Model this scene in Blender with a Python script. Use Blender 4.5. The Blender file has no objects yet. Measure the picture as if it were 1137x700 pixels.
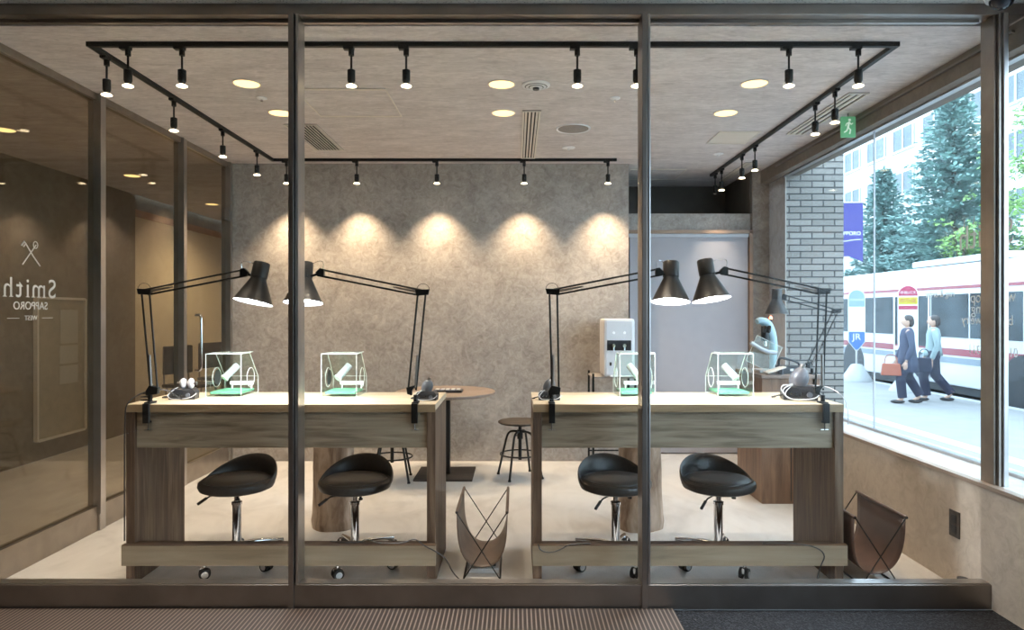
import bpy, bmesh, math, random
from mathutils import Vector, Matrix
PI = math.pi
random.seed(7)
SC = bpy.context.scene
COL = SC.collection

# ------------------------------------------------------------------ camera, world, exposure
EYE = 1.25
cam_d = bpy.data.cameras.new('camera')
cam = bpy.data.objects.new('camera', cam_d)
COL.objects.link(cam)
cam.location = (0, 0, EYE)
cam.rotation_euler = (PI / 2, 0, 0)
cam_d.sensor_width = 36
cam_d.lens = 24
cam_d.shift_x = -0.004
cam_d.shift_y = -0.0018
cam_d.clip_start = 0.05
cam_d.clip_end = 300
SC.camera = cam

world = bpy.data.worlds.new('overcast_sky')
SC.world = world
world.use_nodes = True
wn = world.node_tree.nodes
wl = world.node_tree.links
bg = wn['Background']
tc = wn.new('ShaderNodeTexCoord')
nz = wn.new('ShaderNodeTexNoise')
nz.inputs['Scale'].default_value = 2.0
cr = wn.new('ShaderNodeValToRGB')
cr.color_ramp.elements[0].color = (0.50, 0.74, 1.0, 1)
cr.color_ramp.elements[1].color = (0.68, 0.86, 1.0, 1)
wl.new(tc.outputs['Generated'], nz.inputs['Vector'])
wl.new(nz.outputs['Fac'], cr.inputs['Fac'])
wl.new(cr.outputs['Color'], bg.inputs['Color'])
bg.inputs['Strength'].default_value = 3.1

SC.view_settings.view_transform = 'Standard'
SC.view_settings.look = 'None'
SC.view_settings.gamma = 1
SC.view_settings.use_curve_mapping = False
SC.view_settings.exposure = 0.95
SC.cycles.transparent_max_bounces = 24
SC.cycles.max_bounces = 8
SC.cycles.diffuse_bounces = 5

SPOT_W = 21.0        # track spotlights
DOWN_W = 5.0         # recessed downlights
DESK_W = 16.0         # desk lamps
HALL_FILL_W = 38.0
LOBBY_FILL_W = 34.0
WARM = (1.0, 0.83, 0.64)
COOL = (0.86, 0.93, 1.0)


def lamp_light(name, kind, energy, color, loc, parent=None, size=0.03, angle=1.6, blend=0.6, rot=(0, 0, 0)):
    d = bpy.data.lights.new(name, kind)
    d.energy = energy
    d.color = color
    if kind == 'AREA':
        d.size = size
    else:
        d.shadow_soft_size = size
    if kind == 'SPOT':
        d.spot_size = angle
        d.spot_blend = blend
    o = bpy.data.objects.new(name, d)
    COL.objects.link(o)
    o.location = loc
    o.rotation_euler = rot
    if parent:
        o.parent = parent
    return o


# unseen fill lights added behind the camera for the frames and mats
for (lx, ly, lw) in ((-2.6, 0.9, 1.2), (-0.6, 0.9, 1.0), (1.0, 0.9, 0.5), (-2.6, -1.6, 1.0), (0.4, -1.6, 0.8)):
    lamp_light('lobby_fill', 'SPOT', LOBBY_FILL_W * lw, (1.0, 0.78, 0.55), (lx, ly, 2.5), size=0.06, angle=2.5, blend=0.8)

# extra fill lights added to brighten the hall beyond the left glass
for (lx, ly, lw) in ((-3.3, 8.3, 1.3), (-3.3, 10.5, 1.0), (-3.3, 5.0, 0.25)):
    lamp_light('hall_fill', 'SPOT', HALL_FILL_W * lw, (1.0, 0.80, 0.52), (lx, ly, 2.5), size=0.06, angle=2.6, blend=0.8)

# ------------------------------------------------------------------ materials
MATS = {}


def new_mat(name):
    m = bpy.data.materials.new(name)
    m.use_nodes = True
    MATS[name] = m
    return m, m.node_tree.nodes, m.node_tree.links, m.node_tree.nodes['Principled BSDF']


def plain(name, col, rough=0.5, metal=0.0, spec=0.5, var=0.08, scale=12.0, bump=0.0, coat=0.0):
    """procedural paint / metal / plastic: slight noise variation"""
    m, n, l, b = new_mat(name)
    t = n.new('ShaderNodeTexCoord')
    z = n.new('ShaderNodeTexNoise')
    z.inputs['Scale'].default_value = scale
    z.inputs['Detail'].default_value = 4
    r = n.new('ShaderNodeValToRGB')
    r.color_ramp.elements[0].position = 0.3
    r.color_ramp.elements[1].position = 0.7
    r.color_ramp.elements[0].color = tuple(c * (1 - var) for c in col) + (1,)
    r.color_ramp.elements[1].color = tuple(min(1, c * (1 + var)) for c in col) + (1,)
    l.new(t.outputs['Object'], z.inputs['Vector'])
    l.new(z.outputs['Fac'], r.inputs['Fac'])
    l.new(r.outputs['Color'], b.inputs['Base Color'])
    b.inputs['Roughness'].default_value = rough
    b.inputs['Metallic'].default_value = metal
    b.inputs['Specular IOR Level'].default_value = spec
    b.inputs['Coat Weight'].default_value = coat
    if bump:
        bp = n.new('ShaderNodeBump')
        bp.inputs['Strength'].default_value = bump
        bp.inputs['Distance'].default_value = 0.01
        l.new(z.outputs['Fac'], bp.inputs['Height'])
        l.new(bp.outputs['Normal'], b.inputs['Normal'])
    return m


def mottled(name, c1, c2, c3, s1=3.0, s2=14.0, rough=0.8, bump=0.15, stretch=(1, 1, 1)):
    """mottled concrete-look wallpaper"""
    m, n, l, b = new_mat(name)
    t = n.new('ShaderNodeTexCoord')
    mp = n.new('ShaderNodeMapping')
    mp.inputs['Scale'].default_value = stretch
    l.new(t.outputs['Object'], mp.inputs['Vector'])
    z1 = n.new('ShaderNodeTexNoise')
    z1.inputs['Scale'].default_value = s1
    z1.inputs['Detail'].default_value = 8
    z1.inputs['Roughness'].default_value = 0.65
    z1.inputs['Distortion'].default_value = 0.8
    z2 = n.new('ShaderNodeTexNoise')
    z2.inputs['Scale'].default_value = s2
    z2.inputs['Detail'].default_value = 10
    z2.inputs['Roughness'].default_value = 0.7
    z2.inputs['Distortion'].default_value = 1.2
    for z in (z1, z2):
        l.new(mp.outputs['Vector'], z.inputs['Vector'])
    r = n.new('ShaderNodeValToRGB')
    e = r.color_ramp.elements
    e[0].position, e[0].color = 0.36, c1 + (1,)
    e[1].position, e[1].color = 0.64, c3 + (1,)
    x = r.color_ramp.elements.new(0.5)
    x.color = c2 + (1,)
    mx = n.new('ShaderNodeMath')
    mx.operation = 'MULTIPLY_ADD'
    mx.inputs[1].default_value = 0.6
    ml = n.new('ShaderNodeMath')
    ml.operation = 'MULTIPLY'
    ml.inputs[1].default_value = 0.4
    l.new(z1.outputs['Fac'], ml.inputs[0])
    l.new(z2.outputs['Fac'], mx.inputs[0])
    l.new(ml.outputs[0], mx.inputs[2])
    l.new(mx.outputs[0], r.inputs['Fac'])
    l.new(r.outputs['Color'], b.inputs['Base Color'])
    b.inputs['Roughness'].default_value = rough
    bp = n.new('ShaderNodeBump')
    bp.inputs['Strength'].default_value = bump
    bp.inputs['Distance'].default_value = 0.004
    l.new(z2.outputs['Fac'], bp.inputs['Height'])
    l.new(bp.outputs['Normal'], b.inputs['Normal'])
    return m


def wood(name, c1, c2, c3, axis=0, scale=3.0, stretch=14.0, rough=0.5, coat=0.0):
    """grain runs along the given axis"""
    m, n, l, b = new_mat(name)
    t = n.new('ShaderNodeTexCoord')
    mp = n.new('ShaderNodeMapping')
    sc = [scale * stretch] * 3
    sc[axis] = scale
    mp.inputs['Scale'].default_value = sc
    l.new(t.outputs['Object'], mp.inputs['Vector'])
    z1 = n.new('ShaderNodeTexNoise')
    z1.inputs['Scale'].default_value = 1.0
    z1.inputs['Detail'].default_value = 6
    z1.inputs['Roughness'].default_value = 0.6
    z1.inputs['Distortion'].default_value = 0.7
    l.new(mp.outputs['Vector'], z1.inputs['Vector'])
    mp2 = n.new('ShaderNodeMapping')
    sc2 = [scale * 1.4] * 3
    sc2[axis] = scale * 0.4
    mp2.inputs['Scale'].default_value = sc2
    l.new(t.outputs['Object'], mp2.inputs['Vector'])
    z2 = n.new('ShaderNodeTexNoise')
    z2.inputs['Scale'].default_value = 1.0
    z2.inputs['Detail'].default_value = 3
    l.new(mp2.outputs['Vector'], z2.inputs['Vector'])
    ml = n.new('ShaderNodeMath')
    ml.operation = 'MULTIPLY'
    ml.inputs[1].default_value = 0.35
    ma = n.new('ShaderNodeMath')
    ma.operation = 'MULTIPLY_ADD'
    ma.inputs[1].default_value = 0.65
    l.new(z2.outputs['Fac'], ml.inputs[0])
    l.new(z1.outputs['Fac'], ma.inputs[0])
    l.new(ml.outputs[0], ma.inputs[2])
    r = n.new('ShaderNodeValToRGB')
    e = r.color_ramp.elements
    e[0].position, e[0].color = 0.34, c1 + (1,)
    e[1].position, e[1].color = 0.66, c3 + (1,)
    x = r.color_ramp.elements.new(0.5)
    x.color = c2 + (1,)
    l.new(ma.outputs[0], r.inputs['Fac'])
    l.new(r.outputs['Color'], b.inputs['Base Color'])
    b.inputs['Roughness'].default_value = rough
    b.inputs['Coat Weight'].default_value = coat
    b.inputs['Coat Roughness'].default_value = 0.12
    bp = n.new('ShaderNodeBump')
    bp.inputs['Strength'].default_value = 0.12
    bp.inputs['Distance'].default_value = 0.003
    l.new(z1.outputs['Fac'], bp.inputs['Height'])
    l.new(bp.outputs['Normal'], b.inputs['Normal'])
    return m


def pane(name, tint, f0=0.04, k=1.0):
    """thin clear sheet: transparent with a Schlick reflection"""
    m, n, l, b = new_mat(name)
    n.remove(b)
    out = n['Material Output']
    g = n.new('ShaderNodeNewGeometry')
    dt = n.new('ShaderNodeVectorMath')
    dt.operation = 'DOT_PRODUCT'
    l.new(g.outputs['Normal'], dt.inputs[0])
    l.new(g.outputs['Incoming'], dt.inputs[1])
    ab = n.new('ShaderNodeMath')
    ab.operation = 'ABSOLUTE'
    l.new(dt.outputs['Value'], ab.inputs[0])
    om = n.new('ShaderNodeMath')
    om.operation = 'SUBTRACT'
    om.inputs[0].default_value = 1.0
    l.new(ab.outputs[0], om.inputs[1])
    pw = n.new('ShaderNodeMath')
    pw.operation = 'POWER'
    pw.inputs[1].default_value = 5.0
    l.new(om.outputs[0], pw.inputs[0])
    ma = n.new('ShaderNodeMath')
    ma.operation = 'MULTIPLY_ADD'
    ma.inputs[1].default_value = (1 - f0) * k
    ma.inputs[2].default_value = f0
    l.new(pw.outputs[0], ma.inputs[0])
    tr = n.new('ShaderNodeBsdfTransparent')
    tr.inputs['Color'].default_value = tint + (1,)
    gl = n.new('ShaderNodeBsdfGlossy')
    gl.inputs['Roughness'].default_value = 0.0
    mx = n.new('ShaderNodeMixShader')
    l.new(ma.outputs[0], mx.inputs['Fac'])
    l.new(tr.outputs[0], mx.inputs[1])
    l.new(gl.outputs[0], mx.inputs[2])
    l.new(mx.outputs[0], out.inputs['Surface'])
    return m


def glow(name, col, strength):
    m, n, l, b = new_mat(name)
    b.inputs['Base Color'].default_value = col + (1,)
    b.inputs['Emission Color'].default_value = col + (1,)
    b.inputs['Emission Strength'].default_value = strength
    return m


CONC = mottled('concrete_wallpaper', (0.27, 0.235, 0.205), (0.40, 0.36, 0.325), (0.53, 0.485, 0.44), s1=3.5, s2=20.0)
CEIL = mottled('ceiling_wallpaper', (0.46, 0.415, 0.41), (0.62, 0.57, 0.56), (0.78, 0.725, 0.71), s1=4.0, s2=22, stretch=(0.6, 1.8, 1))
FLOOR = mottled('pale_floor', (0.46, 0.44, 0.42), (0.60, 0.58, 0.56), (0.68, 0.66, 0.64), s1=1.2, s2=4, rough=0.38, bump=0.03, stretch=(1, 0.5, 1))
GREYP = plain('grey_lilac_paint', (0.40, 0.38, 0.40), 0.6, var=0.03)
RECESS_SHADE = plain('recess_shade', (0.13, 0.115, 0.10), 0.8, var=0.1)  # shade of the open recess painted into the wall colour
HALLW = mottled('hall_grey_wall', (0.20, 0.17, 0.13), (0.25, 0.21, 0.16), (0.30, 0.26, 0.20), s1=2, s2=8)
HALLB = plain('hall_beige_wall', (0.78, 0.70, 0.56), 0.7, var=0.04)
HALLT = plain('hall_wood_rail', (0.45, 0.24, 0.13), 0.5)
STEEL = plain('brushed_steel', (0.50, 0.48, 0.47), 0.30, 1.0, var=0.12, scale=5)
STEELD = plain('steel_dark', (0.30, 0.27, 0.25), 0.38, 1.0, var=0.15, scale=5)
CHROME = plain('chrome', (0.75, 0.75, 0.76), 0.10, 1.0, var=0.02)
BRONZE = plain('bronze_frame', (0.36, 0.32, 0.28), 0.32, 0.95, var=0.1)
BLACKM = plain('black_metal', (0.012, 0.012, 0.012), 0.45, 0.0, spec=0.3, var=0.15)
SHADEM = plain('gunmetal_shade', (0.035, 0.033, 0.032), 0.36, 0.3, spec=0.5, var=0.08)
BLACKP = plain('black_plastic', (0.025, 0.025, 0.028), 0.35, var=0.15)
RUBBER = plain('rubber', (0.03, 0.03, 0.03), 0.7)
LEATHB = plain('black_leather', (0.034, 0.029, 0.026), 0.42, spec=0.9, var=0.2, scale=60, bump=0.05)
LEATHR = plain('brown_leather', (0.095, 0.055, 0.04), 0.45, var=0.25, scale=9, bump=0.05)
LEATHT = plain('tan_leather', (0.135, 0.10, 0.08), 0.5, var=0.2, scale=9, bump=0.05)
WHITEP = plain('white_plastic', (0.86, 0.86, 0.88), 0.35, var=0.02)
WHITEM = plain('white_paint', (0.75, 0.76, 0.76), 0.45, var=0.03)
GREYPL = plain('grey_plastic', (0.10, 0.11, 0.13), 0.35, var=0.06)
PALEGR = plain('pale_grey_plastic', (0.50, 0.51, 0.54), 0.3, var=0.05)
TOPW = wood('maple_top', (0.58, 0.45, 0.29), (0.72, 0.59, 0.41), (0.80, 0.68, 0.50), 0, 2.0, 10, 0.32, 0.35)
EDGEW = wood('top_edge_oak', (0.20, 0.13, 0.07), (0.33, 0.23, 0.13), (0.45, 0.33, 0.20), 0, 2.0, 8, 0.5)
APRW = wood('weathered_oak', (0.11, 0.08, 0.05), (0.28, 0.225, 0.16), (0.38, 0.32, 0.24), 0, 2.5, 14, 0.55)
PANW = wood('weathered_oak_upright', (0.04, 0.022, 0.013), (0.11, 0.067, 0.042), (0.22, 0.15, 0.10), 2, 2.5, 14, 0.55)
BARW = wood('oak_bar', (0.20, 0.16, 0.11), (0.29, 0.235, 0.165), (0.36, 0.30, 0.22), 0, 2.0, 12, 0.5)
BARKE = wood('bark_edge', (0.03, 0.016, 0.009), (0.06, 0.033, 0.018), (0.12, 0.07, 0.035), 0, 3.0, 4, 0.7)
TABW = wood('table_wood', (0.17, 0.125, 0.10), (0.24, 0.18, 0.145), (0.30, 0.235, 0.19), 0, 2.0, 8, 0.4)
CABW = wood('cabinet_walnut', (0.12, 0.07, 0.045), (0.21, 0.125, 0.08), (0.30, 0.19, 0.12), 2, 2.5, 12, 0.5)
SEATW = wood('dark_seat_wood', (0.025, 0.018, 0.014), (0.045, 0.033, 0.026), (0.075, 0.055, 0.042), 0, 3, 8, 0.7)
LOGW = wood('raw_log', (0.16, 0.10, 0.065), (0.38, 0.29, 0.22), (0.56, 0.46, 0.38), 2, 5.0, 3, 0.8)
GREEN = plain('green_pad', (0.16, 0.50, 0.32), 0.5, var=0.08)
ACRE = plain('acrylic_edge', (0.86, 0.95, 0.91), 0.2, var=0.02)  # near-white stands in for light gathered in the sheet edges
TUBEM = plain('translucent_hose', (0.50, 0.53, 0.58), 0.25, var=0.03)
LEDBAR = glow('led_bar', (0.95, 0.98, 1.0), 0.6)
GLASS = pane('clear_glass', (0.985, 0.99, 0.985), f0=0.007, k=0.6)
GLASSL = pane('smoked_partition_glass', (0.86, 0.82, 0.76), f0=0.045)
ACR = pane('clear_acrylic', (0.93, 0.98, 0.955), f0=0.035)
DECAL = plain('white_vinyl', (0.74, 0.72, 0.68), 0.6, var=0.02)
LENS = glow('spot_lens', (1.0, 0.80, 0.52), 6.0)
LENSOFF = plain('unlit_lens', (0.12, 0.11, 0.10), 0.2)
DOWNG = glow('downlight_glow', (1.0, 0.70, 0.30), 1.15)
BULB = glow('desk_lamp_bulb', (0.92, 0.96, 1.0), 25.0)
SHADEI = plain('white_enamel', (0.85, 0.87, 0.9), 0.4, var=0.01)
PAPER = plain('paper', (0.55, 0.52, 0.45), 0.8, var=0.03)
VENT = plain('vent_cream', (0.74, 0.68, 0.60), 0.5, var=0.03)
VENTD = plain('vent_gap', (0.04, 0.035, 0.03), 0.9)
PIPE = plain('outlet_brown', (0.055, 0.045, 0.038), 0.4)
EXITG = glow('exit_reflection_green', (0.10, 0.32, 0.16), 0.35)  # glow colours painted for the reflected sign
EXITW = glow('exit_reflection_white', (0.6, 0.72, 0.62), 0.3)
TIPR = glow('red_indicator', (1.0, 0.25, 0.12), 3.0)
# ribbed brown entrance mat
m, n, l, b = new_mat('ribbed_mat')
t = n.new('ShaderNodeTexCoord')
w = n.new('ShaderNodeTexWave')
w.wave_type = 'BANDS'
w.bands_direction = 'X'
w.inputs['Scale'].default_value = 17.5
w.inputs['Distortion'].default_value = 0.0
w.inputs['Detail'].default_value = 0
l.new(t.outputs['Object'], w.inputs['Vector'])
r = n.new('ShaderNodeValToRGB')
r.color_ramp.elements[0].position, r.color_ramp.elements[0].color = 0.62, (0.040, 0.026, 0.020, 1)
r.color_ramp.elements[1].position, r.color_ramp.elements[1].color = 0.97, (0.22, 0.165, 0.13, 1)
l.new(w.outputs['Fac'], r.inputs['Fac'])
l.new(r.outputs['Color'], b.inputs['Base Color'])
b.inputs['Roughness'].default_value = 0.6
RIBMAT = m
# dark speckled carpet
m, n, l, b = new_mat('black_carpet')
t = n.new('ShaderNodeTexCoord')
z = n.new('ShaderNodeTexNoise')
z.inputs['Scale'].default_value = 140
z.inputs['Detail'].default_value = 3
r = n.new('ShaderNodeValToRGB')
r.color_ramp.elements[0].position, r.color_ramp.elements[0].color = 0.45, (0.004, 0.004, 0.006, 1)
r.color_ramp.elements[1].position, r.color_ramp.elements[1].color = 0.72, (0.045, 0.047, 0.055, 1)
l.new(t.outputs['Object'], z.inputs['Vector'])
l.new(z.outputs['Fac'], r.inputs['Fac'])
l.new(r.outputs['Color'], b.inputs['Base Color'])
bp = n.new('ShaderNodeBump')
bp.inputs['Strength'].default_value = 0.8
bp.inputs['Distance'].default_value = 0.01
l.new(z.outputs['Fac'], bp.inputs['Height'])
l.new(bp.outputs['Normal'], b.inputs['Normal'])
b.inputs['Roughness'].default_value = 0.95
CARPET = m
# speckled soffit board
m, n, l, b = new_mat('speckled_soffit')
t = n.new('ShaderNodeTexCoord')
z = n.new('ShaderNodeTexVoronoi')
z.inputs['Scale'].default_value = 90
r = n.new('ShaderNodeValToRGB')
r.color_ramp.elements[0].position, r.color_ramp.elements[0].color = 0.12, (0.12, 0.11, 0.10, 1)
r.color_ramp.elements[1].position, r.color_ramp.elements[1].color = 0.3, (0.72, 0.68, 0.63, 1)
l.new(t.outputs['Object'], z.inputs['Vector'])
l.new(z.outputs['Distance'], r.inputs['Fac'])
l.new(r.outputs['Color'], b.inputs['Base Color'])
SOFFIT = m
# brick for the pier (object space, x = along, z = up)
m, n, l, b = new_mat('grey_brick')
t = n.new('ShaderNodeTexCoord')
sx = n.new('ShaderNodeSeparateXYZ')
l.new(t.outputs['Object'], sx.inputs[0])
ad = n.new('ShaderNodeMath')
ad.operation = 'ADD'
l.new(sx.outputs['X'], ad.inputs[0])
l.new(sx.outputs['Y'], ad.inputs[1])
cx = n.new('ShaderNodeCombineXYZ')
l.new(ad.outputs[0], cx.inputs['X'])
l.new(sx.outputs['Z'], cx.inputs['Y'])
br = n.new('ShaderNodeTexBrick')
br.inputs['Scale'].default_value = 1.0
br.inputs['Brick Width'].default_value = 0.19
br.inputs['Row Height'].default_value = 0.0535
br.inputs['Mortar Size'].default_value = 0.006
br.inputs['Mortar Smooth'].default_value = 0.1
br.inputs['Color1'].default_value = (0.20, 0.185, 0.165, 1)
br.inputs['Color2'].default_value = (0.27, 0.25, 0.225, 1)
br.inputs['Mortar'].default_value = (0.02, 0.018, 0.018, 1)
l.new(cx.outputs[0], br.inputs['Vector'])
l.new(br.outputs['Color'], b.inputs['Base Color'])
b.inputs['Roughness'].default_value = 0.6
BRICK = m
# outdoors
PAVE = plain('pale_pavement', (0.27, 0.27, 0.27), 0.85, var=0.06, scale=3)
PAVEL = plain('white_kerb_line', (0.45, 0.46, 0.46), 0.8, var=0.04)
ASPH = plain('asphalt', (0.16, 0.17, 0.18), 0.9, var=0.1, scale=4)
GRASS = plain('verge_grass', (0.10, 0.20, 0.07), 0.9, var=0.3, scale=3)
BUSW = plain('bus_white', (0.50, 0.52, 0.53), 0.3, var=0.03, scale=1)
BUSR = plain('bus_red', (0.22, 0.018, 0.035), 0.35, var=0.05)
BUSG = plain('bus_grey_stripe', (0.16, 0.20, 0.24), 0.35, var=0.05)
BUSK = plain('bus_underside', (0.03, 0.035, 0.04), 0.7)
BUSGL = plain('bus_window_glass', (0.03, 0.042, 0.05), 0.3, spec=0.12, var=0.7, scale=1.1)
FACADE = plain('white_facade', (0.62, 0.62, 0.61), 0.8, var=0.02, scale=0.3)
FGLASS = plain('facade_glass', (0.10, 0.13, 0.15), 0.3, var=0.2, scale=0.5)
NEEDLE = plain('blue_green_needles', (0.22, 0.35, 0.33), 0.8, var=0.35, scale=1.5)
LEAF = plain('fresh_green_leaves', (0.16, 0.30, 0.08), 0.6, var=0.4, scale=1.5)
TRUNK = plain('bark', (0.10, 0.08, 0.06), 0.9)
PURPLE = plain('banner_purple', (0.05, 0.045, 0.22), 0.7, var=0.05)
SIGNB = plain('sign_blue', (0.06, 0.16, 0.50), 0.5)
SIGNG = plain('sign_slate', (0.22, 0.32, 0.42), 0.5)
SIGNR = plain('sign_red', (0.38, 0.04, 0.09), 0.5)
SIGNY = plain('sign_yellow', (0.50, 0.42, 0.03), 0.5)
CEMENT = plain('cement', (0.42, 0.44, 0.45), 0.9, var=0.08)
SKIN = plain('skin', (0.55, 0.36, 0.27), 0.6, var=0.03)
HAIR = plain('dark_hair', (0.05, 0.042, 0.04), 0.6)
NAVY = plain('navy_cloth', (0.05, 0.06, 0.10), 0.9, var=0.25, scale=14)
NAVYD = plain('dark_navy_cloth', (0.025, 0.03, 0.055), 0.9, var=0.1)
ORANGE = plain('orange_red_bag', (0.33, 0.09, 0.05), 0.6)
TEAL = plain('pale_teal_cloth', (0.26, 0.34, 0.35), 0.9)

# ------------------------------------------------------------------ mesh helpers


class MB:
    def __init__(self):
        self.bm = bmesh.new()

    def box(self, x0, x1, y0, y1, z0, z1, M=None):
        vs = [Vector(p) for p in ((x0, y0, z0), (x1, y0, z0), (x1, y1, z0), (x0, y1, z0),
                                  (x0, y0, z1), (x1, y0, z1), (x1, y1, z1), (x0, y1, z1))]
        if M:
            vs = [M @ v for v in vs]
        v = [self.bm.verts.new(p) for p in vs]
        for f in ((3, 2, 1, 0), (4, 5, 6, 7), (0, 1, 5, 4), (1, 2, 6, 5), (2, 3, 7, 6), (3, 0, 4, 7)):
            self.bm.faces.new([v[i] for i in f])
        return self

    def ring(self, c, r, u, w, n, ry=None):
        ry = r if ry is None else ry
        return [self.bm.verts.new(c + u * (r * math.cos(2 * PI * i / n)) + w * (ry * math.sin(2 * PI * i / n))) for i in range(n)]

    def bridge(self, a, b):
        n = len(a)
        for i in range(n):
            self.bm.faces.new((a[i], a[(i + 1) % n], b[(i + 1) % n], b[i]))

    def cone(self, p0, p1, r0, r1, n=16, cap=True):
        p0, p1 = Vector(p0), Vector(p1)
        d = (p1 - p0).normalized()
        u = d.orthogonal().normalized()
        w = d.cross(u)
        a = self.ring(p0, r0, u, w, n)
        b = self.ring(p1, r1, u, w, n)
        self.bridge(a, b)
        if cap:
            self.bm.faces.new(a[::-1])
            self.bm.faces.new(b)
        return self

    def cyl(self, p0, p1, r, n=16):
        return self.cone(p0, p1, r, r, n)

    def tube(self, pts, r, n=8, smooth=0, closed=False):
        pts = [Vector(p) for p in pts]
        for _ in range(smooth):
            q = [pts[0]]
            for a, b in zip(pts, pts[1:]):
                q += [a * 0.75 + b * 0.25, a * 0.25 + b * 0.75]
            q.append(pts[-1])
            pts = q
            if isinstance(r, (list, tuple)):
                g = [r[0]]
                for a, b in zip(r, r[1:]):
                    g += [a * 0.75 + b * 0.25, a * 0.25 + b * 0.75]
                g.append(r[-1])
                r = g
        rings = []
        u = None
        N = len(pts)
        for i, p in enumerate(pts):
            if closed:
                d = pts[(i + 1) % N] - pts[i - 1]
            else:
                d = pts[min(i + 1, N - 1)] - pts[max(i - 1, 0)]
            d = d.normalized() if d.length > 1e-9 else Vector((0, 0, 1))
            if u is None:
                u = d.orthogonal().normalized()
            else:
                u = (u - d * u.dot(d))
                u = u.normalized() if u.length > 1e-6 else d.orthogonal().normalized()
            rr = r[i] if isinstance(r, (list, tuple)) else r
            rings.append(self.ring(p, rr, u, d.cross(u), n))
        for a, b in zip(rings, rings[1:]):
            self.bridge(a, b)
        if closed:
            self.bridge(rings[-1], rings[0])
        else:
            self.bm.faces.new(rings[0][::-1])
            self.bm.faces.new(rings[-1])
        return self

    def lathe(self, prof, c=(0, 0, 0), axis=(0, 0, 1), n=24, cap0=True, cap1=True):
        c = Vector(c)
        d = Vector(axis).normalized()
        u = d.orthogonal().normalized()
        w = d.cross(u)
        rs = [self.ring(c + d * h, max(r, 1e-4), u, w, n) for r, h in prof]
        for a, b in zip(rs, rs[1:]):
            self.bridge(a, b)
        if cap0:
            self.bm.faces.new(rs[0][::-1])
        if cap1:
            self.bm.faces.new(rs[-1])
        return self

    def ell(self, c, rx, ry, rz, nu=16, nv=10, M=None):
        c = Vector(c)
        rings = []
        for j in range(1, nv):
            a = PI * j / nv
            row = []
            for i in range(nu):
                t = 2 * PI * i / nu
                p = Vector((rx * math.sin(a) * math.cos(t), ry * math.sin(a) * math.sin(t), -rz * math.cos(a)))
                if M:
                    p = M @ p
                row.append(self.bm.verts.new(c + p))
            rings.append(row)
        for a, b in zip(rings, rings[1:]):
            self.bridge(a, b)
        lo = Vector((0, 0, -rz))
        hi = Vector((0, 0, rz))
        if M:
            lo, hi = M @ lo, M @ hi
        vl = self.bm.verts.new(c + lo)
        vh = self.bm.verts.new(c + hi)
        for i in range(nu):
            self.bm.faces.new((rings[0][(i + 1) % nu], rings[0][i], vl))
            self.bm.faces.new((rings[-1][i], rings[-1][(i + 1) % nu], vh))
        return self

    def prism(self, poly, ext):
        """poly: list of 3-D points, ext: extrusion vector"""
        e = Vector(ext)
        a = [self.bm.verts.new(Vector(p)) for p in poly]
        b = [self.bm.verts.new(Vector(p) + e) for p in poly]
        self.bm.faces.new(a[::-1])
        self.bm.faces.new(b)
        self.bridge(a, b)
        return self

    def grid(self, rows):
        vs = [[self.bm.verts.new(Vector(p)) for p in r] for r in rows]
        for a, b in zip(vs, vs[1:]):
            for i in range(len(a) - 1):
                self.bm.faces.new((a[i], a[i + 1], b[i + 1], b[i]))
        return self

    def build(self, name, mat, parent=None, smooth=False, bevel=0.0, solid=0.0, subsurf=0):
        bmesh.ops.recalc_face_normals(self.bm, faces=self.bm.faces)
        if bevel:
            es = [e for e in self.bm.edges if len(e.link_faces) == 2 and e.calc_face_angle(0) > 0.6]
            bmesh.ops.bevel(self.bm, geom=es, offset=bevel, segments=2, affect='EDGES', profile=0.6, clamp_overlap=True)
        me = bpy.data.meshes.new(name)
        self.bm.to_mesh(me)
        self.bm.free()
        me.materials.append(mat)
        if smooth:
            me.polygons.foreach_set('use_smooth', [True] * len(me.polygons))
            try:
                me.set_sharp_from_angle(angle=0.7)
            except Exception:
                pass
        o = bpy.data.objects.new(name, me)
        COL.objects.link(o)
        if parent:
            o.parent = parent
        if solid:
            md = o.modifiers.new('solid', 'SOLIDIFY')
            md.thickness = solid
            md.offset = 0
        if subsurf:
            md = o.modifiers.new('sub', 'SUBSURF')
            md.levels = md.render_levels = subsurf
        return o


def box(name, mat, x0, x1, y0, y1, z0, z1, parent=None, bevel=0.0):
    return MB().box(x0, x1, y0, y1, z0, z1).build(name, mat, parent, bevel=bevel)


def tag(o, label=None, cat=None, group=None, kind=None):
    if label:
        o['label'] = label
    if cat:
        o['category'] = cat
    if group:
        o['group'] = group
    if kind:
        o['kind'] = kind
    return o


def thing(name, label, cat, loc=(0, 0, 0), rz=0.0, group=None, kind=None):
    o = bpy.data.objects.new(name, None)
    o.empty_display_size = 0.1
    COL.objects.link(o)
    o.location = loc
    o.rotation_euler = (0, 0, rz)
    return tag(o, label, cat, group, kind)


def copy_tree(o, parent=None):
    c = o.copy()
    COL.objects.link(c)
    if parent:
        c.parent = parent
    for ch in list(o.children):
        copy_tree(ch, c)
    return c


def text(name, s, size, M, mat, parent=None, depth=0.001, align='CENTER', stretch=1.0):
    cu = bpy.data.curves.new(name, 'FONT')
    cu.body = s
    cu.size = size
    cu.align_x = align
    cu.align_y = 'CENTER'
    cu.extrude = depth
    tmp = bpy.data.objects.new(name, cu)
    COL.objects.link(tmp)
    dg = bpy.context.evaluated_depsgraph_get()
    me = bpy.data.meshes.new_from_object(tmp.evaluated_get(dg))
    bpy.data.objects.remove(tmp)
    me.transform(M @ Matrix.Diagonal((stretch, 1, 1, 1)))
    me.materials.clear()
    me.materials.append(mat)
    o = bpy.data.objects.new(name, me)
    COL.objects.link(o)
    if parent:
        o.parent = parent
    return o


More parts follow.
